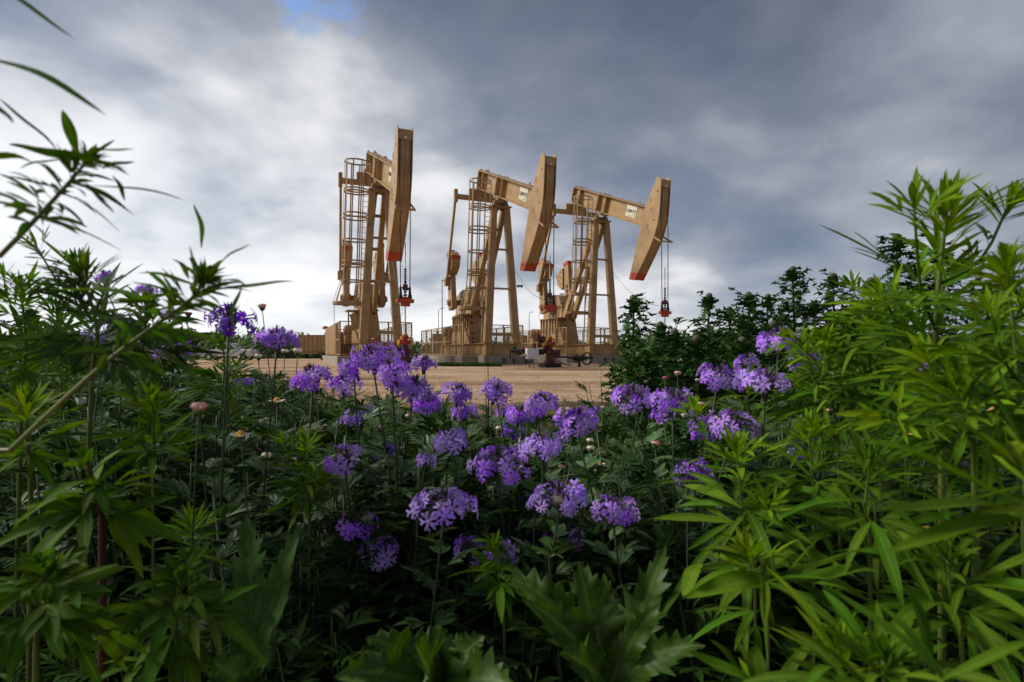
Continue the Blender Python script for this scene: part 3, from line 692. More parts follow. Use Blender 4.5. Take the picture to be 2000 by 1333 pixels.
def well2_extra(r):
    q = MB(); q.tube([(-.2, 0, .8), (-.9, 0, .8), (-1.6, .1, .8), (-2.2, .2, .85), (-2.25, .2, .5)], .07, 8); q.tube([(-1.9, .2, .92), (-.3, .2, .92)], .05, 8)
    for x in (-.5, -1.2, -1.8): q.lathe([(.12, -.12), (.17, -.1), (.1, 0), (.17, .1), (.12, .12)], (x, 0.05, .8), 10, 'X')
    q.tube([(.2, 0, .55), (.8, 0, .55), (1.8, .3, .5), (3.2, .9, .5)], .05, 8)
    q.tube([(.3, 0, .45), (.7, -.1, .2), (1.2, -.1, .1)], .03, 6); q.box((0, 0, .1), (.9, .9, .25)); q.build('flowline', M['blk'], r)
    q = MB()
    for (x, y, z) in ((-.9, .1, 1.1), (-.55, .1, 1.25), (-.2, .1, 1.0), (-.62, .12, 1.55), (-.35, .1, 1.5)): q.lathe([(.05, -.2), (.13, -.12), (.13, .12), (.05, .2)], (x, y, z), 8)
    q.tube([(-.6, .1, 1.1), (-.6, .1, 1.75)], .05, 6); q.box((.35, 0, .75), (.4, .3, .35)); q.build('valve_body', M['wred'], r)
    handwheel(.2, (-.75, -.05, 1.6), 'Y', par=r, m_=M['wred']); handwheel(.13, (.62, -.1, 1.0), 'Y', par=r); handwheel(.22, (-1.4, -.3, .5), 'Y', m_=M['blk'], par=r)
    q = MB(); q.lathe([(.1, 0), (.14, .08), (.1, .16)], (-2.1, 0, .95), 10); q.build('blue_cap', M['blue'], r)
    q = MB(); q.tube([(1.0, -.1, .52), (2.6, .5, .5)], .05, 8); q.lathe([(.1, -.4), (.2, -.2), (.12, -.02), (.12, .02), (.2, .2), (.1, .4)], (1.9, .2, .48), 12, 'X'); q.tube([(1.9, .2, .48), (1.9, .2, 0)], .08, 8); q.build('swing_valve', M['blk'], r)
    handwheel(.33, (2.45, .3, .45), 'Y', 'gate_handwheel', M['rope'], r)
well1_extra(wells[0]); well2_extra(wells[1])
# white box on its stand in front of the middle wellhead
bx = empty('instrument_box', (1.05, 28.9, 0), PH, 'small white metal instrument box on a pipe stand in front of the middle pump', 'instrument box')
MB().box((0, 0, .72), (.68, .28, .56)).build('box_body', M['white'], bx, bevel=.02)
q = MB(); q.box((0, -.15, .72), (.60, .012, .48)); q.box((.26, -.165, .72), (.03, .03, .08)); q.build('door', M['white'], bx)
q = MB()
for x in (-.15, .1): q.tube([(x, 0, .45), (x, 0, -.02)], .03, 6)
q.tube([(-.3, 0, .25), (.3, 0, .25)], .02, 6); q.tube([(-.1, -.05, .44), (-.3, -.2, .1), (-.1, -.3, 0)], .018, 5); q.tube([(.2, -.05, .44), (.25, -.2, .1), (.45, -.3, 0)], .018, 5)
q.build('stand', M['rod'], bx)
q = MB(); q.ring((0, .0, 1.12), .09, .02, 'Y', 12, 5); q.tube([(0, 0, 1.0), (0, 0, 1.05)], .02, 5); q.lathe([(.07, 0), (.07, .03)], (0, 0, 1.0), 8); q.build('gauge', M['rod'], bx)

# ------------------------------------------------------------------ trailer, car, floodlights
tr = empty('flatbed_trailer', (0, 0, 0)); tag(tr, 'tan twin axle trailer carrying a tan box beside the tallest pump fence', 'trailer')
X0, YT = -20.4, 56.
q = MB(); q.box((X0 + 2.1, YT, .78), (6.4, 2.2, .16)); q.bar((X0 + 5.2, YT, .7), (X0 + 7.6, YT, .6), .15, .15, (0, 0, 1)); q.box((X0 + 2.3, YT - 1.15, .72), (6.2, .08, .1)); q.build('deck', M['tan2'], tr)
q = MB(); q.box((X0 + 1.0, YT, 1.72), (3.6, 2.1, 1.7)); bxx = q.build('cargo_box', M['tan'], tr, bevel=.03)
q = MB()
for z in (1.2, 1.5, 1.8): q.box((X0 + 2.35, YT - 1.07, z), (.75, .04, .16))
q.build('louvre', M['white'], bxx)
q = MB()
for k in range(9): q.box((X0 - .7 + k * .42, YT - 1.06, 1.72), (.06, .05, 1.7))
for z in (.95, 2.52): q.box((X0 + 1.0, YT - 1.08, z), (3.62, .07, .08))
q.build('rib', M['tan2'], bxx)
for x in (1.75, 2.6):
    for s in (-1, 1):
        q = MB(); q.lathe([(.30, -.11), (.36, -.09), (.36, .09), (.30, .11)], (X0 + x, YT + s * 1.18, .36), 20, 'Y'); w = q.build('wheel', M['tyre'], tr)
        q = MB(); q.lathe([(.05, -.13), (.2, -.12), (.2, .12), (.05, .13)], (X0 + x, YT + s * 1.18, .36), 14, 'Y'); q.build('rim', M['rim'], w)
q = MB(); q.box((X0 + 2.2, YT - 1.2, .77), (1.9, .3, .04)); q.bar((X0 + 1.25, YT - 1.2, .76), (X0 + 1.1, YT - 1.2, .5), .3, .04, (0, 1, 0)); q.build('fender', M['blk'], tr)

def make_car(name, loc, rz, body, label, cat):
    r = empty(name, loc, rz, label, cat)
    m_ = mat(name + '_paint', body, .3, coat=.5)
    q = MB(); q.plan([(-2.5, -.92), (2.55, -.92), (2.7, -.6), (2.7, .6), (2.55, .92), (-2.5, .92)], .42, 1.08); q.box((1.95, 0, 1.09), (1.2, 1.7, .1))
    bd = q.build('body', m_, r, bevel=.06)
    q = MB(); q.v = [(-1.0, -.85, 1.08), (1.35, -.85, 1.08), (1.35, .85, 1.08), (-1.0, .85, 1.08), (-.8, -.72, 1.76), (.55, -.72, 1.76), (.55, .72, 1.76), (-.8, .72, 1.76)]
    for f in ((4, 5, 6, 7), (0, 1, 5, 4), (1, 2, 6, 5), (2, 3, 7, 6), (3, 0, 4, 7)): q.face(f)
    q.build('cab', m_, r, bevel=.05)
    q = MB()
    for s in (-1, 1): 
        i = q.n(); q.v += [(-.78, s * .862, 1.16), (.95, s * .862, 1.16), (.45, s * .757, 1.66), (-.68, s * .757, 1.66)]; q.face((i, i + 1, i + 2, i + 3))
    i = q.n(); q.v += [(1.31, -.75, 1.14), (1.31, .75, 1.14), (.63, .62, 1.71), (.63, -.62, 1.71)]; q.face((i, i + 1, i + 2, i + 3)); q.build('window', M['glass'], r)
    for x in (-1.6, 1.75):
        for s in (-1, 1):
            q = MB(); q.lathe([(.32, -.12), (.38, -.1), (.38, .1), (.32, .12)], (x, s * .86, .38), 20, 'Y'); w = q.build('wheel', M['tyre'], r)
            q = MB(); q.lathe([(.05, -.135), (.22, -.13), (.22, .13), (.05, .135)], (x, s * .86, .38), 14, 'Y'); q.build('rim', M['rim'], w)
    for s in (-1, 1): MB().box((2.69, s * .7, .85), (.06, .32, .16)).build('headlight', M['rim'], r)
    return r
make_car('pickup_truck', (-29.2, 57, 0), R(4), (.62, .63, .65), 'white pickup truck parked far off at the field edge, half hidden by daisies', 'pickup truck')
make_car('parked_car', (-37.5, 62, 0), R(-12), (.35, .37, .42), 'silver grey truck parked behind the tall weeds, beyond the white one', 'pickup truck')

def floodlight(name, px, ytop, Y, lab):
    p = at(px, HZ, Y); top = CZ + (HZ - ytop) / F * Y
    r = empty(name, (p.x, Y, 0), 0, lab, 'floodlight pole', 'floodlight poles behind the pump jacks')
    MB().tube([(0, 0, 0), (0, 0, top)], .1, 8, r2=.06).build('pole', M['rod'], r)
    q = MB(); q.tube([(0, 0, top - .1), (.9, 0, top + .05)], .05, 6); q.build('bracket', M['blk'], r)
    for x in (.45, .95):
        q = MB(); q.box((x, -.1, top - .12), (.42, .3, .3), rx=.5); q.build('lamp_head', M['blk'], r)
floodlight('floodlight_pole', 863.5, 547, 82, 'thin floodlight pole rising at the left of the middle pump')
floodlight('floodlight_pole', 1007, 558, 88, 'thin floodlight pole showing just right of the middle pump leg')

# ================================================================== vegetation
rnd = random.Random(11)
class LB(MB):
    """leaf builder with uv (u across the blade, v along it)"""
    def __init__(s): super().__init__(); s.uv = []
    def _pad(s):
        while len(s.uv) < len(s.v): s.uv.append((.0, .0))
    def blade(s, p, d, up, L, W, droop=.25, n=6, fold=.18, shape=1., serr=0., twist=0., wave=0.):
        s._pad(); p = Vector(p); d = Vector(d).normalized(); sd_ = d.cross(Vector(up))
        if sd_.length < 1e-3: sd_ = d.cross(Vector((1, .3, 0)))
        sd_.normalize(); u = sd_.cross(d).normalized(); i = s.n(); ph = rnd.uniform(0, 6)
        g = Vector((0, 0, -1)) * droop * L
        for k in range(n + 1):
            t = k / n
            w = W * .5 * (math.sin(math.pi * min(1, (t * .93 + .035)) ** shape) ** .9)
            if k == n: w = W * .01
            if serr and 0 < k < n: w *= 1 + (serr if k % 2 else -serr)
            c = p + d * (L * t) + g * t * t + u * (wave * W * math.sin(ph + t * 7))
            a = twist * t; sv = sd_ * math.cos(a) + u * math.sin(a); uu = u * math.cos(a) - sd_ * math.sin(a)
            for e, uvx in ((-1, 0), (0, .5), (1, 1)):
                q = c + sv * (w * e) + uu * (abs(e) * w * fold * 2)
                s.v.append((q.x, q.y, q.z)); s.uv.append((uvx, t))
        for k in range(n):
            a = i + 3 * k; s.face((a, a + 1, a + 4, a + 3)); s.face((a + 1, a + 2, a + 5, a + 4))
        return p + d * L + g
    def stalk(s, pts, r0, r1, n=5): s._pad(); s.tube(pts, r0, n, r2=r1); s._pad()
    def compound(s, p, d, up, L, W, pairs, droop=.25, spread=42, lobe=.55, n=6, petiole=.18, **k):
        p = Vector(p); d = Vector(d).normalized(); sd_ = d.cross(Vector(up))
        if sd_.length < 1e-3: sd_ = Vector((1, 0, 0))
        sd_.normalize(); u = sd_.cross(d).normalized()
        b = p + d * L * petiole
        s.stalk([p, b + Vector((0, 0, -1)) * droop * L * petiole ** 2], W * .07, W * .05, 4)
        s.blade(p + d * L * petiole * .85, d, up, L * (1 - petiole), W, droop, n, **k)
        for j in range(pairs):
            t = petiole * .9 + j * (.62 - petiole) / max(1, pairs)
            q = p + d * L * t - Vector((0, 0, 1)) * droop * L * max(0, t - petiole) ** 2
            for e in (-1, 1):
                if rnd.random() < .08: continue
                an = R(spread + rnd.uniform(-9, 9)) * e
                dd = (d * math.cos(an) + sd_ * math.sin(an) + u * rnd.uniform(-.08, .15)).normalized()
                s.blade(q, dd, u, L * lobe * (1 - .25 * j) * rnd.uniform(.8, 1.12), W * .75, droop * .8, max(3, n - 1), **k)
def curve_pts(P, n=10):
    """smooth curve through the given points"""
    P = [Vector(p) for p in P]
    if len(P) == 2: return [P[0].lerp(P[1], k / n) for k in range(n + 1)]
    out = []; Q = [P[0] * 2 - P[1]] + P + [P[-1] * 2 - P[-2]]; m_ = max(2, round(n / (len(P) - 1)))
    for i in range(1, len(Q) - 2):
        for k in range(m_):
            t = k / m_; a, b, c, d = Q[i - 1:i + 3]
            out.append(.5 * ((2 * b) + (c - a) * t + (2 * a - 5 * b + 4 * c - d) * t * t + (3 * b - a - 3 * c + d) * t ** 3))
    out.append(P[-1]); return out
def along(pts, t):
    x = t * (len(pts) - 1); i = min(int(x), len(pts) - 2); return pts[i].lerp(pts[i + 1], x - i), (pts[i + 1] - pts[i]).normalized()

PLANTS = []
def weed(name, label, cat, group, P, r0=.004, leaf=.10, wid=.013, n=34, t0=.1, pairs=1, mleaf='bright', mtop=None, mstem='stem', droop=.3, lift=.5, tuft=14, tl=.05, tw=.006, spread=38, lobe=.55, extra=(), ew=1., shoots=0, npt=6, seed=None, lowkeep=1.0, grow=1.0, sidet=(.45,.9)):
    """a leafy herb: stem through P (world points), spiral leaves, a tuft of young leaves on top, optional side shoots and given leaves (tail, tip, width)"""
    if seed is not None: rnd.seed(seed)
    base = Vector((P[0][0], P[0][1], P[0][2])); r = empty(name, base, 0, label, cat, group)
    pts = [p - base for p in curve_pts(P, 14)]
    st = MB(); st.tube(pts, r0, 8, r2=r0 * .35); st.build('stem', M[mstem], r, smooth=True)
    lf = LB(); tp = LB(); ga = rnd.uniform(0, 6)
    def leaves(pts, n, t0, leaf, wid, tuft, tl, tw, depth=0):
        g = ga + depth
        for k in range(n):
            t = t0 + (1 - t0) * (k + rnd.uniform(-.3, .3)) / n; t = min(max(t, t0), .985)
            p, d = along(pts, t); g += 2.4 + rnd.uniform(-.25, .25)
            x = Vector((math.cos(g), math.sin(g), 0)); x = (x - d * x.dot(d)).normalized()
            young = max(0., (t - .72) / .28)
            el = lift + .75 * young + rnd.uniform(-.22, .22)
            dd = (x * math.cos(el) + d * math.sin(el)).normalized()
            L = leaf * (1 - .55 * young) * rnd.uniform(.5, 1.2) * (lowkeep + (1 - lowkeep) * min(1, t * 1.6)); w_ = wid * (1 - .5 * young) * rnd.uniform(.8, 1.15)
            b = tp if young > .35 else lf
            pr = pairs if rnd.random() < .75 else max(0, pairs - 1)
            if pr: b.compound(p, dd, d, L, w_, pr, droop * rnd.uniform(.2, 2.0), spread, lobe, npt, twist=rnd.uniform(-.8, .8))
            else: b.blade(p, dd, d, L, w_, droop * rnd.uniform(.2, 2.0), npt, twist=rnd.uniform(-.8, .8))
        p, d = pts[-1], (pts[-1] - pts[-2]).normalized()
        for k in range(tuft):
            g += 2.4; x = Vector((math.cos(g), math.sin(g), 0)); x = (x - d * x.dot(d)).normalized(); el = R(88 - 62 * (k / max(1, tuft)) ** .8) + rnd.uniform(-.1, .1)
            dd = x * math.cos(el) + d * math.sin(el)
            L = tl * (.45 + .75 * k / max(1, tuft)) * rnd.uniform(.8, 1.15)
            q = p - d * (tl * .45 * k / max(1, tuft))
            if pairs and k > tuft * .5 and rnd.random() < .6: tp.compound(q, dd, d, L * 1.15, tw, 1, .15, 30, .5, max(4, npt - 2), petiole=.3)
            else: tp.blade(q, dd, d, L, tw, .12, max(4, npt - 2))
    leaves(pts, n, t0, leaf, wid, tuft, tl, tw)
    for s_ in range(shoots):
        t = sidet[0] + (sidet[1] - sidet[0]) * (s_ + .5) / shoots; p, d = along(pts, t); g = s_ * 2.4 + ga
        x = Vector((math.cos(g), math.sin(g) , .0)); e = leaf * rnd.uniform(.45, .9)
        sp = curve_pts([p, p + x * e * .45 + d * e * .3, p + x * e * .7 + d * e * .95], 6)
        lf.stalk(sp, r0 * .4, r0 * .25, 5); leaves(sp, 6, .3, leaf * .55, wid * .6, max(6, tuft // 2), tl * .75, tw * .9, s_ + 1)
    for (a, b, w_) in extra:
        a = Vector(a) - base; b = Vector(b) - base; d = b - a; L = d.length
        lf.blade(a + Vector((0, 0, 0)), d + Vector((0, 0, .12 * L)), (0, rnd.uniform(-.5, .1), 1), L, w_ * ew, .12, 9, fold=.2, wave=.12)
    lf._pad(); tp._pad()
    lf.build('foliage', M[mleaf], r, smooth=True)
    if tp.v: tp.build('young_foliage', M[mtop or mleaf], r, smooth=True)
    PLANTS.append(r); return r

def gp(px, Y, dz=0.): return Vector(((px - 1000) / F * Y, Y, dz - .03))   # a point on the ground in the direction of a photo column

# ---- bright leafy herbs on the right
G = 'bright green leafy weeds at the right of the flower patch'
BR = dict(mleaf='bright', mtop='yellowish', mstem='stem', pairs=2, lobe=.6, cat='wild herb', group=G)
def herb(label, P, **k):
    kk = dict(BR); kk.update(k); return weed('leafy_weed', label, kk.pop('cat'), kk.pop('group'), P, **kk)
herb('tallest bright green weed at the right, its tip high against the dark cloud', [gp(1835, .66), at(1840, 900, .60), at(1828, 650, .55), at(1850, 400, .52)], r0=0.0045, leaf=0.131, wid=0.0084, n=39, tuft=22, tl=.072, tw=.006, lift=.55, droop=.18, shoots=3, seed=3, t0=0.21, sidet=(.5, .85))
herb('tall bright green weed cut by the right edge, tip level with the thistles', [gp(2020, .55), at(2000, 1000, .47), at(1985, 700, .45), at(1965, 520, .44)], r0=0.0030, leaf=0.106, wid=0.0076, n=30, tuft=16, tl=.045, tw=.005, shoots=2, seed=5, t0=0.24)
herb('bright green weed with a star shaped tuft beside the rightmost purple heads', [gp(1640, .85), at(1640, 950, .75), at(1625, 780, .70), at(1612, 672, .68)], r0=0.0024, leaf=0.125, wid=0.0084, n=30, tuft=20, tl=.055, tw=.005, shoots=3, seed=8, t0=0.21)
herb('leafy bright weed between the two tall weeds, small oval leaf on top', [gp(1735, .8), at(1720, 900, .72), at(1700, 720, .68), at(1690, 610, .66)], r0=0.0024, leaf=0.112, wid=0.0090, n=27, tuft=16, tl=.045, seed=9, t0=0.21, shoots=2)
herb('yellow green weed with upright fingers of leaves near the right edge', [gp(1900, .6), at(1905, 1000, .5), at(1890, 850, .47), at(1880, 770, .45)], r0=0.0036, leaf=0.094, wid=0.0070, n=26, tuft=22, tl=.055, tw=.0065, seed=12, t0=0.24, shoots=3)
herb('whorled bright weed in front of the thistles, right of the purple pair', [gp(1470, .75), at(1475, 1150, .62), at(1450, 1000, .58), at(1440, 880, .57)], r0=0.0021, leaf=0.106, wid=0.0104, n=23, tuft=22, tl=.048, tw=.0055, seed=15, t0=0.27, pairs=1, shoots=2, lift=.2, droop=.3)
herb('low bright weed with two long leaves spread flat, below the whorled one', [gp(1490, .6), at(1500, 1230, .50), at(1470, 1130, .49), at(1460, 1085, .49)], r0=0.0018, leaf=0.100, wid=0.0098, n=12, tuft=12, tl=.045, tw=.006, seed=18, t0=0.36, pairs=1, lift=.3,
     extra=[(at(1545, 1135, .49), at(1340, 1165, .46), .020), (at(1545, 1135, .49), at(1720, 1118, .48), .019), (at(1560, 1140, .48), at(1690, 1240, .44), .018), (at(1370, 1100, .48), at(1335, 1160, .47), .014)])
herb('slim bright weed with pointed grassy tuft beside the long purple head', [gp(1475, 1.1), at(1480, 900, 1.0), at(1462, 800, .95), at(1462, 745, .93)], r0=0.0018, leaf=0.138, wid=0.0062, n=22, tuft=18, tl=.07, tw=.006, seed=21, t0=0.27, pairs=0, lift=.75)
herb('big soft weed at the right edge with one broad leaf reaching left', [gp(2050, .36), at(2060, 1150, .32), at(2010, 990, .30), at(2000, 900, .30)], r0=0.0024, leaf=0.056, wid=0.0076, n=11, tuft=8, tl=.03, seed=23, t0=0.36, pairs=0,
     extra=[(at(2000, 985, .30), at(1662, 853, .28), .0125), (at(1990, 1000, .30), at(1690, 1000, .29), .013), (at(1990, 920, .30), at(1780, 770, .31), .009), (at(2010, 1010, .30), at(1730, 1080, .28), .010), (at(2010, 880, .30), at(1870, 700, .31), .008)])
herb('bright weed in the bottom right corner with long drooping leaves', [gp(1750, .45), at(1745, 1500, .36), at(1730, 1380, .34), at(1725, 1290, .33)], r0=0.0024, leaf=0.094, wid=0.0084, n=16, tuft=12, tl=.05, tw=.007, seed=25, t0=0.33, pairs=1, lift=.5, mtop='bright',
     extra=[(at(1720, 1360, .33), at(1515, 1212, .32), .0125), (at(1850, 1333, .30), at(1600, 1130, .33), .009), (at(1830, 1340, .31), at(1762, 1108, .33), .009), (at(1860, 1345, .30), at(1700, 1160, .33), .008), (at(1840, 1330, .28), at(2040, 1245, .28), .006)])
herb('bright weed at the bottom edge with a lone spoon shaped leaf', [gp(1500, .5), at(1500, 1500, .42), at(1490, 1400, .41), at(1485, 1350, .4)], r0=0.0018, leaf=0.088, wid=0.0090, n=12, tuft=8, tl=.03, seed=28, t0=0.30, pairs=0, lift=.7,
     extra=[(at(1475, 1340, .40), at(1475, 1250, .41), .013), (at(1480, 1345, .40), at(1330, 1268, .40), .012), (at(1470, 1345, .40), at(1380, 1240, .42), .008)])
herb('bright weed behind the bottom right corner weed, leaves in loose whorls', [gp(1900, .6), at(1880, 1300, .5), at(1860, 1180, .47), at(1850, 1090, .46)], r0=0.0024, leaf=0.119, wid=0.0104, n=19, tuft=10, tl=.04, seed=31, t0=0.27, pairs=1, mtop='bright')
herb('mid green weed under the tallest one, long horizontal leaves', [gp(1690, .62), at(1700, 1150, .54), at(1690, 1000, .52), at(1700, 900, .51)], r0=0.0024, leaf=0.138, wid=0.0104, n=23, tuft=12, tl=.05, seed=33, t0=0.27, pairs=1, mtop='bright', lift=.2)
herb('bright weed filling the gap under the star tufted one', [gp(1590, .68), at(1590, 1050, .62), at(1585, 930, .60), at(1580, 840, .6)], r0=0.0018, leaf=0.106, wid=0.0084, n=22, tuft=16, tl=.05, tw=.005, seed=35, t0=0.27, pairs=1)
herb('weed with dark arching leaves behind the tallest bright one', [gp(1760, .95), at(1770, 850, .86), at(1765, 700, .82), at(1755, 600, .80)], r0=0.0024, leaf=0.150, wid=0.0098, n=30, tuft=16, tl=.06, tw=.006, seed=37, t0=0.21, pairs=1, mleaf='mid', mtop='bright', shoots=3)
herb('yellowish weed clump at the far right edge, half way up', [gp(2050, .7), at(2040, 900, .62), at(2030, 700, .6), at(2020, 590, .58)], r0=0.0024, leaf=0.125, wid=0.0084, n=30, tuft=14, tl=.05, seed=39, t0=0.18, pairs=1, shoots=2)
herb('bright weed leaning over the bottom edge, right of the thistle leaves', [gp(1620, .44), at(1640, 1450, .37), at(1640, 1330, .36), at(1640, 1260, .36)], r0=0.0018, leaf=0.088, wid=0.0062, n=16, tuft=14, tl=.045, tw=.005, seed=41, t0=0.30, pairs=1)

# ---- narrow leaved weeds on the left
G2 = 'feathery weeds at the left of the flower patch'
def feather(label, P, **k):
    kk = dict(mleaf='mid', mstem='stem', pairs=2, cat='wild herb', group=G2, tw=.003, wid=.005, spread=38, lobe=.5, lift=.45, droop=.2, ew=2.2); kk.update(k)
    return weed('feathery_weed', label, kk.pop('cat'), kk.pop('group'), P, **kk)
D2, D1 = .33, .38
feather('leaning weed at the upper left, its bud high against the white sky', [gp(-500, .42), at(-260, 760, .34), at(0, 500, D2), at(110, 385, D2), at(178, 305, D2)], r0=.0022, leaf=.040, wid=.0042, n=34, tuft=12, tl=.018, tw=.0024, seed=50, t0=.62, mstem='stemy', pairs=1, lift=.15,
        extra=[(at(175, 362, D2), at(362, 392, D2), .0018), (at(152, 305, D2), at(118, 203, D2), .0028), (at(109, 295, D2), at(-20, 180, D2), .0032), (at(20, 290, D2), at(245, 345, D2 - .02), .0075), (at(160, 356, D2), at(216, 415, D2), .0028), (at(-40, 392, D2), at(165, 460, D2), .0042), (at(190, 298, D2), at(266, 294, D2), .0018), (at(200, 330, D2), at(266, 316, D2), .002), (at(220, 342, D2), at(242, 388, D2), .0018), (at(130, 310, D2), at(40, 330, D2), .002), (at(120, 372, D2), at(0, 345, D2), .002), (at(140, 352, D2), at(250, 412, D2), .0022), (at(60, 320, D2 + .01), at(-60, 300, D2), .006)])
feather('weed leaf spray reaching in from the top left corner', [gp(-700, .5), at(-520, 600, .36), at(-300, 250, .30), at(-130, 60, .29)], r0=.0025, leaf=.03, n=6, tuft=6, tl=.02, seed=51, t0=.8, pairs=0,
        extra=[(at(-90, -60, .28), at(134, 70, .28), .0036), (at(-60, 100, .28), at(196, 218, .28), .0042), (at(-60, 170, .29), at(20, 240, .29), .003)])
feather('long weed stem leaning right from the lower left, spiky crown over the daisies', [gp(-420, .5), at(-160, 1060, .40), at(20, 880, .385), at(210, 705, D1), at(365, 592, D1), at(405, 540, D1)], r0=.0024, leaf=.046, wid=.0055, n=44, tuft=18, tl=.026, tw=.0032, seed=53, t0=.6, mstem='stemy', pairs=1, lift=.35,
        extra=[(at(395, 485, D1), at(378, 386, D1), .0030), (at(425, 520, D1), at(494, 472, D1), .0024), (at(400, 575, D1), at(582, 552, D1), .0036), (at(390, 560, D1), at(262, 532, D1), .003), (at(440, 545, D1), at(482, 560, D1), .002), (at(370, 545, D1), at(335, 500, D1), .003), (at(360, 580, D1), at(200, 600, D1), .006), (at(380, 600, D1), at(250, 545, D1), .004), (at(330, 600, D1), at(90, 560, D1), .005), (at(470, 560, D1), at(455, 640, D1), .004)])
feather('feathery weed against the grey sky between the two leaning stems', [gp(150, .75), at(175, 850, .62), at(190, 650, .55), at(150, 520, .53)], r0=.003, leaf=.085, wid=.006, n=32, tuft=16, tl=.045, tw=.0035, seed=55, t0=.4, pairs=3, mleaf='dark', mtop='mid', shoots=2)
feather('fine leaved weed at the left edge, below the leaning stem', [gp(20, .85), at(40, 850, .75), at(50, 680, .7), at(40, 560, .68)], r0=.003, leaf=.10, wid=.007, n=34, tuft=16, tl=.05, tw=.0035, seed=57, t0=.3, pairs=3, mtop='bright', shoots=2)
feather('dark weed with drooping fingers of leaves left of the purple head', [gp(260, .95), at(275, 800, .8), at(280, 680, .75), at(285, 590, .72)], r0=.003, leaf=.10, wid=.008, n=30, tuft=12, tl=.045, tw=.004, seed=59, t0=.3, pairs=2, mleaf='dark', mtop='mid', shoots=2)
feather('yellow green tuft low at the left edge', [gp(50, .75), at(60, 1000, .6), at(55, 880, .56), at(50, 790, .55)], r0=.003, leaf=.06, wid=.007, n=18, tuft=22, tl=.05, tw=.006, seed=61, t0=.5, pairs=1, mleaf='bright', mtop='yellowish')
feather('yellow green tuft in the middle of the left weeds', [gp(300, .9), at(300, 1000, .78), at(300, 860, .72), at(298, 780, .7)], r0=.003, leaf=.075, wid=.010, n=24, tuft=18, tl=.05, tw=.006, seed=63, t0=.45, pairs=1, mleaf='bright', mtop='yellowish')
feather('small glowing yellow green tuft low among dark leaves, left of the buds', [gp(375, .75), at(385, 1200, .66), at(380, 1090, .63), at(375, 1020, .62)], r0=.0025, leaf=.05, wid=.006, n=12, tuft=24, tl=.04, tw=.004, seed=65, t0=.6, pairs=1, mleaf='bright', mtop='yellowish', lift=.2)
feather('upright yellow green sprig in front of the purple flowers', [gp(600, .85), at(605, 1080, .72), at(600, 960, .69), at(592, 865, .68)], r0=.0028, leaf=.062, wid=.006, n=34, tuft=18, tl=.045, tw=.004, seed=67, t0=.5, pairs=1, mleaf='bright', mtop='yellowish', shoots=2)
feather('broad leaved dark weed on a red stem, lower left', [gp(195, .62), at(200, 1100, .54), at(195, 1000, .5), at(170, 900, .49)], r0=.0045, leaf=.08, wid=.015, n=16, tuft=6, tl=.035, tw=.010, seed=69, t0=.5, pairs=1, mleaf='mid', mstem='stemr', lift=.05, droop=.4, lobe=.7)
feather('dark broad leaved weed in the bottom left corner', [gp(60, .5), at(70, 1350, .44), at(80, 1200, .41), at(90, 1120, .40)], r0=.003, leaf=.07, wid=.012, n=18, tuft=6, tl=.03, tw=.010, seed=71, t0=.4, pairs=2, mleaf='mid', lift=.2, droop=.4, lobe=.7)
feather('dark leafy weed under the little glowing tuft', [gp(330, .6), at(340, 1350, .5), at(345, 1210, .48), at(350, 1130, .47)], r0=.003, leaf=.08, wid=.013, n=18, tuft=6, tl=.035, tw=.010, seed=73, t0=.4, pairs=2, mleaf='mid', lift=.3, droop=.35)
feather('small weed with paired oval leaves between the two lowest purple heads', [gp(990, .72), at(985, 1230, .66), at(975, 1130, .64), at(965, 1060, .63)], r0=.002, leaf=.06, wid=.010, n=16, tuft=8, tl=.03, tw=.004, seed=75, t0=.5, pairs=1, mleaf='bright', lift=.35)
feather('mid green weed rising behind the left daisies', [gp(440, 1.1), at(445, 850, 1.0), at(440, 740, .97), at(435, 660, .95)], r0=.003, leaf=.10, wid=.008, n=30, tuft=12, tl=.05, tw=.004, seed=77, t0=.3, pairs=3, mleaf='mid')
feather('dark feathery weed at the far left, top touching the horizon', [gp(110, 1.2), at(120, 800, 1.1), at(115, 690, 1.05), at(110, 600, 1.0)], r0=.003, leaf=.13, wid=.009, n=30, tuft=12, tl=.06, tw=.004, seed=79, t0=.3, pairs=3, mleaf='mid')

# ---- grass blades
def blades(label, px, Y, tips, m_='bright', w_=.008):
    base = gp(px, Y); r = empty('grass_tuft', base, 0, label, 'grass tuft', 'grass tufts')
    for (tx, ty, tY, b) in tips:
        lb = LB(); t = at(tx, ty, tY) - base; lb.blade(Vector(b), t - Vector(b) + Vector((0, 0, .1 * t.length)), (0, -1, .3), (t - Vector(b)).length, w_, .1, 9, fold=.25); lb.build('blade', M[m_], r, smooth=True)
    return r
blades('bright grass blades standing in the bottom left corner', 150, .46, [(95, 1212, .42, (0, 0, 0)), (112, 1250, .43, (.01, 0, 0)), (195, 1185, .42, (.02, 0, 0)), (305, 1245, .42, (.03, 0, 0)), (120, 1290, .40, (.0, 0, 0))], w_=.009)
blades('thin brown grass stalks standing up in front of the middle pump', 958, 1.25, [(952, 560, 1.2, (0, 0, 0)), (945, 640, 1.22, (.01, 0, 0)), (962, 700, 1.2, (.0, 0, 0))], 'stemr', .0035)
blades('grass blades at the edge of the dirt, left of the thistles', 1175, 3.4, [(1140, 730, 3.3, (0, 0, 0)), (1172, 700, 3.3, (.02, 0, 0)), (1190, 760, 3.3, (.03, 0, 0)), (1120, 745, 3.3, (-.02, 0, 0))], 'gras', .008)

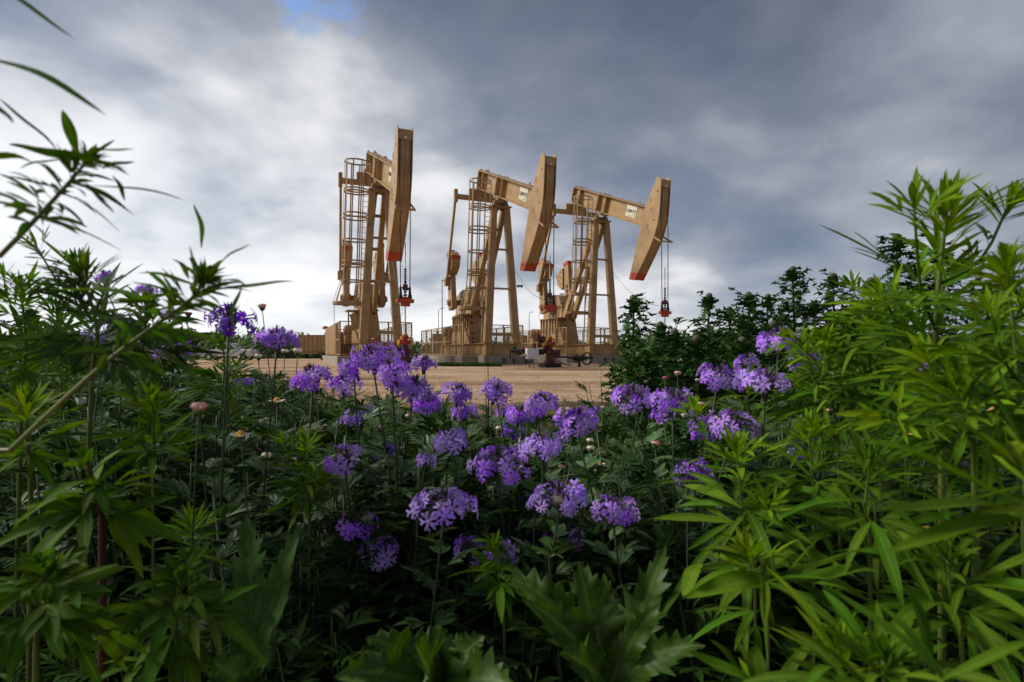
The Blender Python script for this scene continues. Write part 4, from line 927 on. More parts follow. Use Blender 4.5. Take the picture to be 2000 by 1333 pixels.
# ---- spiny thistle rosettes in the bottom middle
def spiny(lb, p, d, up, L, W, droop=.3, n=10, spike=.5, wave=.3):
    """thistle leaf: a toothed blade, every other step a spine standing out"""
    lb._pad(); p = Vector(p); d = Vector(d).normalized(); s0 = d.cross(Vector(up)).normalized(); u = s0.cross(d); i = lb.n(); ph = rnd.uniform(0, 6)
    for k in range(2 * n + 1):
        t = k / (2 * n); w = W * .62 * min(1, t * 3.5 + .25) * (1 - t) ** .6
        tooth = k % 2
        w *= (1 + spike * rnd.uniform(.7, 1.3)) if tooth else (.62 if spike < .8 else .26)
        if k == 2 * n: w = .0005
        c = p + d * L * (t + (0.25 / n if tooth else 0)) + Vector((0, 0, -1)) * droop * L * t * t
        for e, x in ((-1, 0), (0, .5), (1, 1)):
            q = c + s0 * w * e + u * (abs(e) * W * wave * (math.sin(ph + k * 2.1 + e) * .5 + .25)) - (d * L * .25 / n if (tooth and e == 0) else Vector((0, 0, 0)))
            lb.v.append(tuple(q)); lb.uv.append((x, t))
    for k in range(2 * n):
        a = i + 3 * k; lb.face((a, a + 1, a + 4, a + 3)); lb.face((a + 1, a + 2, a + 5, a + 4))
def toothed(lb, p, d, up, L, W, droop, n=11):
    """soft lanceolate thistle leaf: saw teeth and wavy margin, pointed tip"""
    lb._pad(); p = Vector(p); d = Vector(d).normalized(); s0 = d.cross(Vector(up)).normalized(); u = s0.cross(d); i = lb.n(); ph = rnd.uniform(0, 6); bend = rnd.uniform(-.16, .16)
    big = [rnd.random() < .3 for _ in range(2 * n + 1)]
    for k in range(2 * n + 1):
        t = k / (2 * n); w = W * .95 * (t + .02) ** .35 * max(0., 1 - t) ** .85; tooth = k % 2
        w *= (rnd.uniform(1.0, 1.12) + (.45 if big[k] and .2 < t < .8 else 0)) if tooth else rnd.uniform(.82, .92)
        c = p + d * L * t + Vector((0, 0, -1)) * droop * L * t * t + s0 * bend * L * t * t; f = d * L * (.5 / n) * (1.2 if tooth and k < 2 * n - 1 else 0)
        for e, x in ((-1, 0), (-.5, .25), (0, .5), (.5, .75), (1, 1)):
            q = c + s0 * w * e + u * (abs(e) * w * .3 + e * e * w * .28 * math.sin(ph + t * 17 + e * 2)) + f * abs(e)
            lb.v.append(tuple(q)); lb.uv.append((x, t))
    for k in range(2 * n):
        for e in range(4):
            a = i + 5 * k + e; lb.face((a, a + 1, a + 6, a + 5))
def rosette(label, base, leaves, m_='thistle'):
    crown = base; base = Vector((crown.x + .01, crown.y + .02, -.03)); r = empty('thistle_rosette', base, 0, label, 'thistle rosette', 'low spiny thistle rosettes'); off = crown - base
    MB().tube(curve_pts([(0, 0, 0), (off.x * .2 + .01, off.y * .4, off.z * .5), tuple(off)], 6), .007, 8, r2=.005).build('stem', M['stem'], r, smooth=True)
    for (tip, w_, dr) in leaves:
        lb = LB(); t = tip - crown; toothed(lb, tuple(off), t + Vector((0, 0, dr * t.length)), (0, -.6, .8), t.length * (1.1 + .3 * dr), w_ * 1.3, dr); lb.build('leaf', M[m_], r, smooth=True)
    return r
rnd.seed(90)
M['thistle2'] = mat('fresh_thistle_leaf', (.052, .115, .010), .5, trans=.25, island=.15, rib=.6, spec=.3, var=.25, vscale=30)
rosette('low thistle with upright toothed leaves at the bottom centre', at(1190, 1345, .52), [(at(1000, 1048, .56), .034, .35), (at(1185, 1120, .55), .024, .12), (at(1312, 1085, .58), .028, .08), (at(1040, 1140, .52), .028, .2), (at(1105, 1085, .54), .040, .22), (at(1262, 1170, .52), .024, .1), (at(1370, 1230, .50), .03, .3), (at(1090, 1290, .46), .03, .3)], 'thistle2')
rosette('low thistle with broad crinkled leaves lying at the bottom edge', at(850, 1350, .47), [(at(720, 1215, .46), .034, .3), (at(870, 1205, .48), .036, .25), (at(960, 1240, .46), .032, .3), (at(650, 1320, .42), .034, .35), (at(1010, 1330, .42), .036, .3), (at(800, 1290, .40), .034, .3)], 'thistle2')
rosette('pale thistle leaves standing up at the lower left', at(490, 1350, .52), [(at(535, 1200, .52), .020, .05), (at(465, 1330, .46), .02, .1), (at(560, 1040, .56), .026, .05), (at(500, 1020, .58), .03, .05), (at(400, 1290, .48), .026, .2)], 'thistle')

# ---- tall thistles behind, on the right
def thorny(lb, p, d, L, W, droop, n):
    """narrow arching thistle leaf with long separate spine lobes on both sides"""
    lb._pad(); p = Vector(p); d = Vector(d).normalized(); s0 = d.cross(Vector((0, 0, 1))).normalized(); u = s0.cross(d); q = []
    for k in range(n + 1):
        t = k / n; q.append(p + d * L * t + Vector((0, 0, -1)) * droop * L * t * t)
    i = lb.n()
    for k, c in enumerate(q):
        w = .007 * (1 - .7 * k / n) + L * .03
        lb.v += [tuple(c - s0 * w + u * w * .5), tuple(c - u * w * .2), tuple(c + s0 * w + u * w * .5)]; lb.uv += [(0, k / n), (.5, k / n), (1, k / n)]
    for k in range(n):
        a = i + 3 * k; lb.face((a, a + 1, a + 4, a + 3)); lb.face((a + 1, a + 2, a + 5, a + 4))
    for k in range(n):
        t = (k + .5) / n; c = (q[k] + q[k + 1]) / 2; f = (q[k + 1] - q[k]).normalized(); h = W * (1 - .6 * t) * rnd.uniform(.7, 1.25); b = L / n * .42
        for e in (-1, 1):
            for m_ in range(2):
                o = (s0 * e + f * rnd.uniform(-.2, .7) + u * rnd.uniform(-.9, 1.0)).normalized()
                a0 = c - f * b; a1 = c + f * b; mid = c + o * h * .45 + f * b * .2; tip = c + o * h
                j = lb.n(); lb.v += [tuple(a0), tuple(a1), tuple(mid + f * b * .7), tuple(tip), tuple(mid - f * b * .7)]; lb.uv += [(.2, t)] * 5
                lb.face((j, j + 1, j + 2, j + 4)); lb.face((j + 4, j + 2, j + 3))
def thistle(label, px, apex, Y, spreadx=.16, n=34, seed=0, lean=0.):
    rnd.seed(seed); base = gp(px - lean, Y); top = at(px, apex, Y); r = empty('thistle', base, 0, label, 'thistle', 'tall dark thistles behind the flowers'); H = top.z - base.z
    pts = curve_pts([(0, 0, 0), (rnd.uniform(-.02, .02), 0, H * .45), tuple(top - base)], 12)
    MB().tube(pts, .011, 7, r2=.004).build('stem', M['stemd'], r, smooth=True)
    lb = LB(); g = rnd.uniform(0, 6)
    n = int(n * 1.5)
    for k in range(n):
        t = .1 + .88 * k / n; p, d = along(pts, t); g += 2.4 + rnd.uniform(-.3, .3)
        L = spreadx * (1.15 - .72 * max(0, (t - .35) / .65)) * rnd.uniform(.75, 1.2)
        x = Vector((math.cos(g), math.sin(g), rnd.uniform(.25, .8))).normalized()
        thorny(lb, p, x, L, .026 + L * .15, rnd.uniform(.2, 1.2), 8)
        if rnd.random() < .6 and t > .25:                 # short side branch carrying small leaves
            q = p + x * L * .55; 
            for j in range(4):
                xx = Vector((math.cos(g + j * 1.7), math.sin(g + j * 1.7), rnd.uniform(.2, 1))).normalized(); thorny(lb, q + x * j * .012 + Vector((0, 0, .01 * j)), xx, L * .45, .030, .5, 4)
    for j in range(16):
        xx = Vector((math.cos(j * 2.4), math.sin(j * 2.4), rnd.uniform(.3, 1.6))).normalized(); thorny(lb, pts[-1] - Vector((0, 0, .003 * j)), xx, .03 + .003 * j, .022, .3, 3)
    lb.build('foliage', M['thistle'], r)
    q = MB(); q.lathe([(.004, -.012), (.013, -.004), (.015, .006), (.011, .014), (.003, .018)], pts[-1] + Vector((0, 0, .01)), 9); q.build('flower_bud', M['thead'], r)
    return r
thistle('leftmost tall thistle standing alone, right of the far pump', 1237, 590, 2.1, .15, 40, 101)
thistle('thistle with a hooked leaf on top, under the far pump head', 1385, 585, 2.4, .17, 40, 102)
thistle('rounded thistle between the hooked one and the peaked one', 1462, 582, 2.5, .17, 40, 103)
thistle('tallest peaked thistle in the back row, bud on its tip', 1548, 532, 2.5, .19, 46, 104)
thistle('second tall peaked thistle, just right of the tallest', 1627, 545, 2.55, .18, 44, 105)
thistle('thistle half hidden behind the tallest bright weed', 1700, 555, 2.3, .19, 44, 106)
thistle('tall dark thistle reaching above the bright weed leaves', 1752, 470, 2.2, .2, 50, 107)
thistle('dark thistle glimpsed through the tallest bright weed', 1835, 500, 2.2, .2, 46, 108)
thistle('dark thistle near the right edge behind the weeds', 1930, 560, 2.3, .2, 44, 109)
thistle('shorter thistle filling the gap left of the hooked one', 1318, 655, 2.2, .19, 40, 110)
thistle('low thistle leaning over the edge of the dirt', 1250, 700, 1.9, .17, 36, 111)
thistle('small thistle at the foot of the tallest peaked one', 1510, 640, 2.2, .18, 36, 112)
thistle('small thistle at the right of the second peaked one', 1668, 610, 2.3, .18, 36, 113)
for (lab_, px_, ap_, Y_, sd_) in (('low thistle between the leftmost and the hooked one', 1290, 640, 2.5, 121), ('thistle top peeping out between hooked and rounded thistles', 1425, 610, 2.7, 122), ('thistle filling the dip left of the tallest peaked one', 1500, 585, 2.7, 123),
                                  ('low thistle between the two peaked ones', 1590, 600, 2.6, 124), ('squat thistle under the hooked one', 1360, 670, 2.0, 125), ('squat thistle under the rounded one', 1450, 672, 2.1, 126), ('squat dark thistle behind the highest purple head', 1570, 655, 2.1, 127), ('squat thistle next to the top of the third wellhead', 1305, 690, 2.9, 128)):
    thistle(lab_, px_, ap_, Y_, .19, 40, sd_)
thistle('dark thistle on the left side, top just over the horizon', 350, 655, 2.6, .17, 36, 114)
thistle('dark thistle far left behind the feathery weeds', 60, 615, 2.4, .18, 36, 115)

# ---- verbena: stem, dissected leaves, a domed head of five petalled florets
def floret_mesh(name, m_, s=1., seed=0):
    rr = random.Random(seed); q = MB(); 
    for k in range(5):
        a = 2 * math.pi * k / 5 + rr.uniform(-.12, .12); c, s_ = math.cos(a), math.sin(a); L = .0098 * s * rr.uniform(.88, 1.12); w = .0044 * s * rr.uniform(.85, 1.15); dz = rr.uniform(-.0022, .0012) * s
        P = [(.0008, -.0007, .0), (.0008, .0007, .0), (L * .5, w * .42, .0008), (L * .88, w * .98, dz), (L * 1.04, w * .55, dz - .0003), (L * .76, 0, dz * .6 + .0006), (L * 1.04, -w * .55, dz - .0003), (L * .88, -w * .98, dz), (L * .5, -w * .42, .0008), (L * .5, 0, .0002)]
        i = q.n()
        for (x, y, z) in P: q.v.append((x * c - y * s_, x * s_ + y * c, z))
        for f in ((0, 9, 8), (0, 1, 9), (1, 2, 9), (2, 3, 5, 9), (3, 4, 5), (9, 5, 7, 8), (5, 6, 7)): q.face([i + j for j in f])
    q.cur = 1; q.lathe([(.0005, -.006), (.0011, -.002), (.0013, .0009)], (0, 0, 0), 5)
    me = q.build(name, [m_, M['eye']]); d = me.data; bpy.data.objects.remove(me); return d
FL = {c: [floret_mesh('floret', M[c], 1.0, i) for i in range(3)] for c in ('pur', 'pur2', 'pur3')}
def make_head(par, loc, nrm, diam, colr, n, full=1., flat=.34):
    """the head as a part of the plant: calyx body, florets and unopened buds as its sub-parts"""
    nrm = Vector(nrm).normalized(); rot = nrm.to_track_quat('Z', 'Y').to_matrix().to_4x4()
    q = MB(); r = diam * .5 - .0075
    i = rnd.random()
    q.lathe([(.0018, -.024), (r * .16, -.016), (r * .34, -.006), (r * .42, 0), (r * .36, .004), (r * .15, .007)], (0, 0, 0), 9)
    for k in range(40):                                            # bristly calyx teeth
        a = k * 2.4; e = .2 + 1.3 * rnd.random(); dd = Vector((math.cos(a) * math.cos(e), math.sin(a) * math.cos(e), math.sin(e))); p = dd * r * .5; sv = dd.cross(Vector((0, 0, 1))).normalized() * .0012
        q.tri(p - sv, p + sv, p + dd * r * .5)
    hd = q.build('flower_head', M['calyx'], par); hd.matrix_local = Matrix.Translation(loc) @ rot
    tubes = MB(); tubes_n = [0]; gap_a = rnd.uniform(0, 6.3); sx_, sy_ = rnd.uniform(1.0, 1.32), rnd.uniform(.85, 1.15); lump = [(rnd.uniform(0, 6.3), rnd.uniform(.0, .35)) for _ in range(3)]
    for k in range(n):
        t = (k + .5) / n; el = math.asin(max(-.05, min(1, 1 - t * 1.02))) + rnd.uniform(-.2, .2)
        a = k * 2.39996 + rnd.uniform(-.25, .25)
        if full < 1 and (math.cos(a - gap_a) > .75 and t > .3 or t < .25 or rnd.random() > full + .15): continue
        if full >= 1 and (rnd.random() < .10 or t < .12 and rnd.random() < .6): continue
        dd = Vector((math.cos(a) * math.cos(el) * sx_, math.sin(a) * math.cos(el) * sy_, math.sin(el) * flat))
        me = rnd.choice(FL[colr]); o = bpy.data.objects.new('floret', me); COL.objects.link(o); o.parent = hd
        p = dd * r * (rnd.uniform(.75, 1.1) + sum(w_ * max(0, math.cos(a - a_)) ** 3 for a_, w_ in lump)) + Vector((0, 0, rnd.uniform(-.004, .004))); nn = (dd + Vector((rnd.uniform(-.45, .45), rnd.uniform(-.45, .45), .15))).normalized()
        o.matrix_local = Matrix.Translation(p) @ nn.to_track_quat('Z', 'Y').to_matrix().to_4x4() @ Matrix.Rotation(rnd.uniform(0, 6), 4, 'Z') @ Matrix.Scale(rnd.uniform(.85, 1.18), 4)
        tu = MB(); tu.tube([tuple(dd * r * .35), tuple(p * .7 + dd * r * .12), tuple(p)], .0006, 4, r2=.0011); tubes.v += tu.v; tubes.f += [tuple(x + tubes_n[0] for x in f) for f in tu.f]; tubes_n[0] += len(tu.v)
    tubes.mi = [0] * len(tubes.f)
    if tubes.f: tubes.build('floret_tube', M['tube'], hd)
    q = MB()
    for k in range(7):
        a = rnd.uniform(0, 6.3); e = R(rnd.uniform(50, 90)) if full >= 1 else R(rnd.uniform(20, 90)); dd = Vector((math.cos(a) * math.cos(e), math.sin(a) * math.cos(e), math.sin(e) * flat)) * r * .8
        q.lathe([(.0006, -.003), (.0014, 0), (.0016, .002), (.0006, .004)], dd, 5)
    q.build('unopened_bud', M['bud'], hd)
    return hd
VG = 'purple verbena flowers'; CLUMPS = []
def verbena(label, heads, colr='pur', full=1., name='verbena', tilt=.35):
    """heads: (px, py, width px) ... on one plant; the distance follows from a head of life size"""
    D = .052; hs = []
    for (px, py, w, *rest) in heads:
        dia = D * (rest[0] if rest else 1.); Y = dia * F / w; dia *= 1.1; hs.append((at(px, py, Y), dia, Y))
    base = Vector((hs[0][0].x + rnd.uniform(-.06, .06), hs[0][0].y + rnd.uniform(-.02, .08), -.03)); r = empty(name, base, 0, label, 'verbena', VG)
    for (p, dia, Y) in hs: CLUMPS.append((p.x, p.y, p.z))
    st = MB(); lf = LB(); trunk = None
    for j, (p, dia, Y) in enumerate(hs):
        p = p - base - Vector((0, 0, .008))
        if j == 0: P = curve_pts([(0, 0, 0), (p.x * .25 + rnd.uniform(-.05, .05), p.y * .25, p.z * .5), tuple(p - Vector((0, 0, .004)))], 10); trunk = P
        else:
            q, _ = along(trunk, .55); m_ = (q + p) / 2 + Vector(((p.x - q.x) * .25, 0, -.01)); P = curve_pts([tuple(q), tuple(m_), tuple(p - Vector((0, 0, .004)))], 8)
        st.tube(P, .0018, 6, r2=.0014)
        n = 34 if j == 0 else 10; g = rnd.uniform(0, 6)
        for k in range(n):
            t = (.12 if j == 0 else .1) + .83 * k / n; q, d = along(P, t); g += 1.57 + 1.3 * (k % 2)
            x = Vector((math.cos(g), math.sin(g), rnd.uniform(.25, .8))).normalized()
            lf.compound(q, x, d, rnd.uniform(.06, .11) * (1.2 - .6 * t), .0105, 3, .1, 40, .48, 4, petiole=.25)
        nrm = Vector((rnd.uniform(-tilt, tilt), -.15 - rnd.uniform(0, tilt), 1))
        n_f = int({'big': 18, 'mid': 15, 'small': 13}['big' if Y < .62 else 'mid' if Y < .95 else 'small'] * (dia / D) ** 1.6)
        make_head(r, p, nrm, dia, colr, max(5, n_f), full)
    st.build('stem', M['stemv'], r, smooth=True); lf._pad(); lf.build('foliage', M['blue'] if Y > .9 else M['under2'], r, smooth=True)
    return r
M['under2'] = mat('shaded_verbena_leaf', (.075, .15, .04), .5, trans=.2, island=.3)  # leaf green of the verbenas nearer the camera
M['blue'] = mat('grey_green_leaf', (.085, .15, .055), .6, trans=.25, island=.3)
rnd.seed(200)
V = [
 ('dark purple verbena head highest on the left, standing against the white sky', [(447, 612, 92, 1.1)], 'pur2'),
 ('round purple verbena head beside the trailer, right of the highest one', [(541, 652, 78)], 'pur'),
 ('small purple verbena head far back on the left, level with the motor housing tops', [(287, 563, 42)], 'pur'),
 ('pair of purple verbena heads behind the leaning stem on the left', [(243, 638, 62), (205, 655, 55)], 'pur3'),
 ('loose purple verbena head low behind the left weeds, under the leaning stem', [(345, 672, 58)], 'pur', .6),
 ('small purple verbena head between two feathery weeds against the sky', [(205, 535, 40)], 'pur'),
 ('two purple verbena heads side by side under the trailer', [(612, 728, 80, 1.1), (670, 740, 64)], 'pur'),
 ('large purple verbena with stacked heads covering the slab of the tallest pump', [(728, 692, 95, 1.35), (765, 712, 70, .9), (690, 706, 55, .8)], 'pur'),
 ('purple verbena head just right of the dark red wellhead', [(830, 703, 50)], 'pur'),
 ('long purple verbena spike of two heads at the left end of the dirt', [(808, 748, 80, 1.15), (835, 775, 64)], 'pur'),
 ('blue purple verbena head in shade, left of the long spike', [(768, 745, 45)], 'pur2'),
 ('small loose purple verbena head under the pair by the trailer', [(702, 803, 64)], 'pur3', .6),
 ('purple verbena head on the near edge of the dirt, left of the brown stalks', [(897, 760, 64)], 'pur'),
 ('purple verbena head right below the one on the near edge of the dirt', [(905, 797, 60)], 'pur'),
 ('purple verbena head at the foot of the thin brown stalks', [(968, 758, 62)], 'pur'),
 ('open purple verbena head with dark middle, left of centre', [(672, 885, 80)], 'pur', .75),
 ('dim purple verbena head in shade right of the open one', [(762, 880, 52)], 'pur2', .8),
 ('tiny verbena sprig with three florets left of the pale domed head', [(832, 884, 46, .6)], 'pur3', .7),
 ('pale domed verbena head in the centre, behind the widest pair', [(881, 852, 80, 1.1)], 'pur3'),
 ('wide verbena head in the centre in front of the pale domed one', [(970, 896, 98, 1.3)], 'pur'),
 ('small verbena head hidden behind the cluster right of the stalks', [(1000, 835, 46)], 'pur2'),
 ('verbena with two heads right of the brown stalks, dark calyx below', [(1058, 780, 74, 1.1), (1015, 802, 58)], 'pur'),
 ('wide verbena head in the middle of the right hand cluster', [(1125, 815, 96, 1.3)], 'pur'),
 ('verbena head hanging open below the middle of the cluster', [(1057, 862, 92, 1.2)], 'pur3'),
 ('tiny verbena head on the horizon of flowers right of the cluster', [(1166, 797, 26)], 'pur'),
 ('flat topped verbena head left of the twin one at the dirt edge', [(1235, 768, 80, 1.15)], 'pur'),
 ('twin verbena heads right of the flat topped one, under the thistles', [(1313, 775, 84, 1.15), (1295, 806, 55)], 'pur'),
 ('long verbena head of two clusters left of the slim grassy weed', [(1432, 822, 92, 1.2), (1375, 832, 62)], 'pur'),
 ('verbena head in front of the thistles, left of the stacked right pair', [(1402, 728, 82, 1.2)], 'pur'),
 ('flat small verbena head above the stacked right pair', [(1460, 700, 56)], 'pur'),
 ('highest verbena head on the right, under the tallest peaked thistle', [(1520, 656, 84, 1.2)], 'pur'),
 ('verbena head tucked behind the right one, partly under leaves', [(1568, 692, 68)], 'pur'),
 ('large pale verbena head right of the flat small one', [(1495, 738, 96, 1.25)], 'pur3'),
 ('verbena head half covered by the whorled bright weed', [(1350, 912, 74)], 'pur'),
 ('big verbena head low in the centre, petals pale lilac', [(868, 975, 102, 1.2)], 'pur3'),
 ('largest domed verbena head low right of centre', [(1096, 963, 118, 1.35)], 'pur3'),
 ('verbena head touching the largest domed one on its right', [(1196, 989, 92, 1.1)], 'pur'),
 ('verbena with two broken heads under the largest domed one', [(1128, 1045, 58, .8), (1072, 1036, 36, .5)], 'pur', .75),
 ('lower left verbena head with dark middle and open florets', [(695, 1012, 86, 1.1)], 'pur', .75),
 ('dim drooping verbena head below the lower left one', [(740, 1062, 84, 1.1)], 'pur3'),
 ('lowest verbena, two small bright heads side by side at the bottom centre', [(918, 1062, 64, .8), (975, 1065, 62, .75)], 'pur3', .9),
 ('shaded verbena head under the rightmost bright weeds', [(1552, 878, 64)], 'pur2'),
 ('dim verbena head with buds behind the big lilac one', [(765, 965, 46)], 'pur2', .5),
 ('scrap of verbena seen between the two tall right weeds', [(1855, 755, 34, .7)], 'pur', .7),
 ('tiny verbena florets showing through the right weeds, near the horizon', [(1810, 714, 24, .5)], 'pur', .8),
 ('small verbena head at the right edge, deep in the weeds', [(1985, 800, 30, .6)], 'pur', .8),
 ('small verbena floret cluster low at the right, beyond the broad leaf', [(1876, 896, 26, .5)], 'pur', .8),
 ('small verbena head in the dark weeds at the far left', [(95, 858, 24, .5)], 'pur2', .8),
 ('small verbena head below the wide pair, in shade', [(1010, 965, 30, .5)], 'pur2', .7),
 ('far small verbena head left of the round thicket head', [(985, 802, 34)], 'pur'),
 ('small verbena head left of the leaning thistle foot', [(330, 612, 30)], 'pur'),
 ('small blue verbena head among stems under the trailer', [(478, 742, 34)], 'pur2'),
 ('small blue verbena head low between trailer heads and open one', [(760, 905, 30)], 'pur2'),
 ('verbena scrap behind the paired heads of the left weeds', [(210, 730, 26, .7)], 'pur2', .8),
]
for e in V:
    verbena(e[0], e[1], e[2], e[3] if len(e) > 3 else 1.)

# ---- daisies, mostly half closed
def daisy(px, py, w, kind, lab, D=.019):
    Y = D * F / w; p = at(px, py, Y); base = Vector((p.x + rnd.uniform(-.04, .04), p.y + rnd.uniform(-.02, .04), -.03)); r = empty('daisy', base, 0, lab, 'daisy', 'small daisies among the weeds')
    e = p - base; MB().tube(curve_pts([(0, 0, 0), (e.x * .2 + rnd.uniform(-.03, .03), e.y * .3, e.z * .55), tuple(e)], 7), .0011, 5, r2=.0009).build('stem', M['stemv'], r, smooth=True)
    R_ = D * .5; q = MB(); N_ = 22
    el0 = {'w': 72, 'p': 66, 'y': 25, 'm': 60}[kind]; ml = {'w': 'dwhite', 'p': 'dpink', 'y': 'dwhite', 'm': 'dmag'}[kind]
    for k in range(N_):
        a = 2 * math.pi * k / N_ + rnd.uniform(-.08, .08); el = R(el0 + rnd.uniform(-10, 10)); d = Vector((math.cos(a), math.sin(a), 0)); s_ = Vector((-d.y, d.x, 0)); w_ = R_ * .17
        a0 = e + d * R_ * .45; a1 = a0 + (d * math.cos(el) + Vector((0, 0, math.sin(el)))) * R_ * .6 + d * R_ * .12; a2 = a1 + (-d * (.35 if kind != 'y' else -.4) + Vector((0, 0, .6 if kind != 'y' else .1))) * R_ * .6
        i = q.n(); q.v += [tuple(a0 - s_ * w_ * .8), tuple(a0 + s_ * w_ * .8), tuple(a1 + s_ * w_ * 1.1), tuple(a1 - s_ * w_ * 1.1), tuple(a2 + s_ * w_ * .7), tuple(a2 - s_ * w_ * .7)]
        q.face((i, i + 1, i + 2, i + 3)); q.face((i + 3, i + 2, i + 4, i + 5))
    hd = q.build('flower_head', M[ml], r)
    q = MB(); q.lathe([(R_ * .1, R_ * .0), (R_ * .5, R_ * .1), (R_ * .55, R_ * .3), (R_ * .42, R_ * (.62 if kind == 'y' else .55)), (R_ * .1, R_ * (.8 if kind == 'y' else .65))], e, 10); q.build('disc', M['dyel'], hd)
    q = MB(); q.lathe([(.001, -R_ * .5), (R_ * .42, -R_ * .3), (R_ * .56, 0), (R_ * .55, R_ * .12), (R_ * .4, R_ * .13)], e, 10); q.build('sepal_cup', M['stem'], hd)
    return r
rnd.seed(300)
LW = 'small half closed white daisy on a thin stem among the dark leaves'; LP = 'small pink tinged daisy bud on a thin stem among the weeds'
DS = [(388, 803, 32, 'p', 'pink and cream daisy in front of the left weeds, the biggest of its kind'), (541, 786, 22, 'y', 'yellow domed daisy above the white bud left of the sprig'), (470, 853, 28, 'y', 'open yellow daisy low on the left, above two white buds'),
 (520, 896, 22, 'w', 'white daisy bud right below the open yellow daisy'), (447, 926, 20, 'w', 'white daisy bud lower left of the row of three white buds'), (510, 960, 20, 'w', 'lowest white daisy bud beside the bright sprig'),
 (576, 809, 20, 'w', 'white daisy bud at the tip of the bright sprig'), (312, 921, 18, 'y', 'dull yellow daisy alone in the dark leaves at the left'), (581, 691, 20, 'w', 'round white daisy bud right under the trailer wheels'),
 (512, 603, 18, 'p', 'pink rimmed daisy standing above the horizon, left of the round purple head'), (368, 617, 14, 'm', 'magenta bud pair sticking up over the left weeds'), (495, 646, 12, 'm', 'tiny magenta bud under the pink rimmed daisy'),
 (1324, 733, 15, 'p', 'white and pink daisy bud in front of the thistles, on a bare stem'), (1280, 872, 20, 'p', 'salmon pink daisy at the right of centre, standing on a tall stem'), (1252, 882, 11, 'p', None), (1292, 874, 13, 'p', None), (1212, 946, 12, 'y', 'yellow green daisy head touching the lowest right purple head'),
 (1172, 909, 16, 'y', 'pale yellow daisy between the big purple heads right of centre'), (975, 841, 16, 'w', 'cream daisy pair behind the centre purple heads'), (1300, 742, 13, 'm', 'magenta and white daisy at the foot of the leftmost thistle'),
 (1370, 793, 15, 'p', None), (1515, 790, 15, 'p', None), (1546, 776, 13, 'p', None), (1603, 737, 15, 'p', None), (1622, 735, 14, 'p', None), (1620, 806, 14, 'p', None), (1715, 822, 20, 'y', 'orange centred daisy half way up the right weeds'),
 (1668, 914, 13, 'w', None), (1668, 1036, 20, 'w', 'white daisy low in the shade of the right weeds'), (1812, 1038, 24, 'y', 'open orange daisy low at the right, leaning'), (1832, 962, 14, 'p', None), (1862, 1005, 12, 'p', None), (1606, 952, 15, 'y', 'cream daisy below the long bright leaf'), (1548, 832, 12, 'w', None),
 (505, 700, 16, 'w', 'cream daisy left of the trailer wheels'), (496, 728, 15, 'w', None), (520, 733, 14, 'w', None), (507, 747, 12, 'p', None), (556, 690, 15, 'w', None), (470, 702, 12, 'p', None), (598, 720, 13, 'p', None), (438, 706, 12, 'p', None), (408, 758, 11, 'm', None), (300, 690, 12, 'p', None), (37, 696, 12, 'p', None), (80, 672, 12, 'p', None), (285, 816, 15, 'p', None), (352, 820, 12, 'w', None), (130, 846, 16, 'y', 'pale yellow daisy near the small verbena at the far left'), (585, 1015, 15, 'p', 'dusky pink daisy low in the shade under the bright sprig'), (700, 985, 15, 'y', 'orange daisy just above the lower left purple head'),
 (1195, 826, 10, 'p', None), (1230, 840, 8, 'w', None), (1222, 885, 9, 'w', None), (1245, 762, 9, 'w', None), (1262, 748, 10, 'w', None), (1278, 752, 9, 'w', None), (1194, 767, 11, 'w', None), (1178, 798, 9, 'w', None), (1273, 937, 12, 'p', None), (1232, 913, 10, 'w', None), (1308, 930, 11, 'w', None), (1326, 957, 12, 'y', 'small cream daisy left of the whorled bright weed'), (1268, 982, 10, 'p', None), (1148, 848, 8, 'w', None), (1330, 788, 12, 'p', None), (1440, 780, 10, 'w', None), (1110, 880, 9, 'w', None), (1040, 925, 12, 'w', None), (980, 950, 10, 'w', None), (920, 905, 9, 'w', None), (1780, 850, 18, 'y', 'pale yellow daisy at the right behind the broad soft leaf'), (1940, 805, 22, 'y', 'yellow and white daisy near the right edge'), (1240, 872, 9, 'p', None), (1226, 820, 8, 'w', None), (1160, 880, 8, 'y', 'tiny yellow daisy between cluster and grass, right of centre'), (1005, 930, 9, 'p', None), (1362, 745, 10, 'w', None), (1290, 718, 9, 'w', None), (660, 850, 10, 'w', None), (620, 770, 10, 'w', None), (560, 745, 11, 'p', None), (585, 760, 10, 'w', None)]
for k in range(125):
    px = rnd.choice([rnd.uniform(380, 820), rnd.uniform(430, 700), rnd.uniform(1080, 1420), rnd.uniform(820, 1700)]); yy = rnd.uniform(1.1, 2.6); py = 690 + (CZ - rnd.uniform(.42, .62) + .04 * (yy - 1)) / yy * F
    DS.append((px, py, .019 * F / yy, rnd.choice('wwwwp'), None))
for (px, py, w, k, lab) in DS: daisy(px, py, w * 1.1, k, lab or (LW if k == 'w' else LP if k == 'p' else 'tiny magenta bud on a thin stem among the left weeds'))

